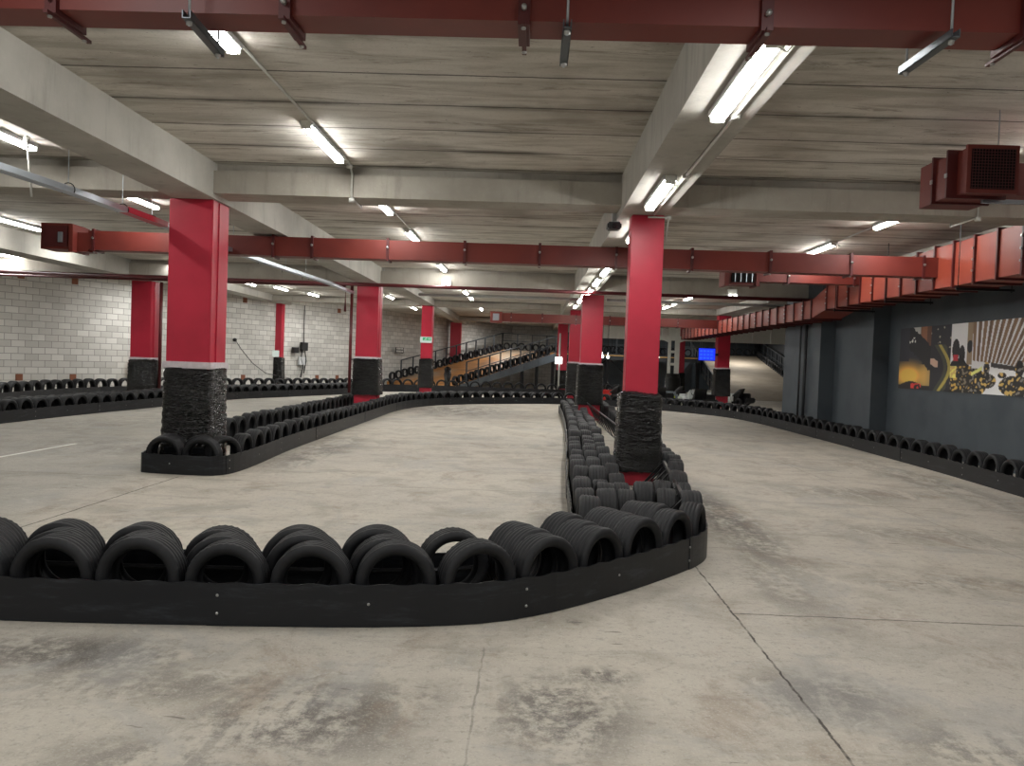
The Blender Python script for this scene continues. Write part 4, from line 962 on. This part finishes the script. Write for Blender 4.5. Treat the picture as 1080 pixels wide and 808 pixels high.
GRP = {'front': 'tyres of the nearest barrier', 'right arm': 'tyres of the column island', 'left arm': 'tyres of the column island', 'island': 'tyres of the far bend', 'isl back': 'tyres of the long island', 'isl nose': 'tyres of the long island', 'isl front': 'tyres of the long island', 'isl bend': 'tyres of the far bend', 'isl wall': 'tyres under the grey wall', 'lane': 'tyres of the far lane barrier'}
def spans(L_): return [i for a, b in L_ for i in range(a, b+1)]
SHOW = set(spans([(3,15),(19,29),(33,46),(48,52),(73,73),(82,82),(96,96),(101,101),(103,103),(108,108),(110,113),(115,121),(132,132),(141,141),(143,143),(145,149),(151,151),(153,156),(165,165),(170,170),(173,174),(176,187),(194,214),(218,265),(273,311),(367,379),(388,402),(416,418),(515,526),(534,546),(553,555),(558,559),(564,564),(566,566),(568,568),(571,572),(574,576),(578,583),(585,585),(587,587),(590,590),(592,595),(600,611),(613,614),(625,626),(634,634),(684,685)]))     # tyres large enough in view to stand alone
MERGE = spans([(47,47),(53,54),(66,72),(74,79),(83,91),(93,95),(97,99),(102,102),(104,104),(106,107),(114,114),(122,122),(124,125),(127,130),(133,140),(142,142),(144,144),(150,150),(152,152),(157,164),(166,169),(171,172),(193,193),(215,215),(267,268),(272,272),(318,322),(324,338),(340,341),(345,354),(356,358),(366,366),(380,380),(403,404),(415,415),(419,428),(436,452),(464,472),(474,477),(485,496),(498,500),(529,529),(547,547),(552,552),(556,557),(560,563),(565,565),(567,567),(569,569),(573,573),(577,577),(584,584),(586,586),(588,589),(591,591),(596,596),(599,599),(612,612),(615,620),(627,627),(631,632),(635,635),(639,641),(646,647),(652,653),(663,681),(683,683),(686,686)])   # the small far ones
def tyre_matrix(t):
    return (Matrix.Translation((t['x'], t['y'], t['z'])) @ Matrix.Rotation(t['a']+t['yw'], 4, 'Z') @ Matrix.Rotation(t['ln'], 4, 'X') @ Matrix.Rotation(t['sp'], 4, 'Y') @ Matrix.Scale(t['s'], 4))
cnt = {}; MSET = set(MERGE)
for i, t in enumerate(TY):
    if i not in SHOW and i not in MSET: continue
    key = (t['run'], t['row']); cnt[key] = cnt.get(key, 0)+1
    if i in MSET: continue
    d = math.hypot(t['x'], t['y']); lod = 0 if d < 12 else (1 if d < 19 else 2)
    me = TM[('low', 2)] if lod == 2 else TM[(('rib', 'block')[(i*7) % 3 == 0], lod)]
    o = bpy.data.objects.new('car_tyre', me); COL.objects.link(o); o.matrix_world = tyre_matrix(t)
    tag(o, 'black tyre '+RUN[key] % ordw(cnt[key]), 'tyre', GRP.get(t['run'], 'tyres of the back of the hall'))
if MERGE:
    m = MB(); src = TM[('low', 2)]; vv = [v.co.copy() for v in src.vertices]; ff = [tuple(p.vertices) for p in src.polygons]; m.s = True
    for i in MERGE:
        mt = tyre_matrix(TY[i]); m.add([mt @ v for v in vv], ff)
    tag(m.build('distant_tyres', M['tyre']), 'remaining small distant black tyres lining the far lanes and ramps', 'tyres', None, 'stuff')

# ------------------------------------------------------------------ world and colour
wd = bpy.data.worlds.new('hall_air'); scn.world = wd; wd.use_nodes = True
wd.node_tree.nodes['Background'].inputs[0].default_value = (.9, .95, 1, 1); wd.node_tree.nodes['Background'].inputs[1].default_value = .1
scn.view_settings.view_transform = 'Standard'; scn.view_settings.look = 'None'; scn.view_settings.exposure = .5; scn.view_settings.gamma = 1.
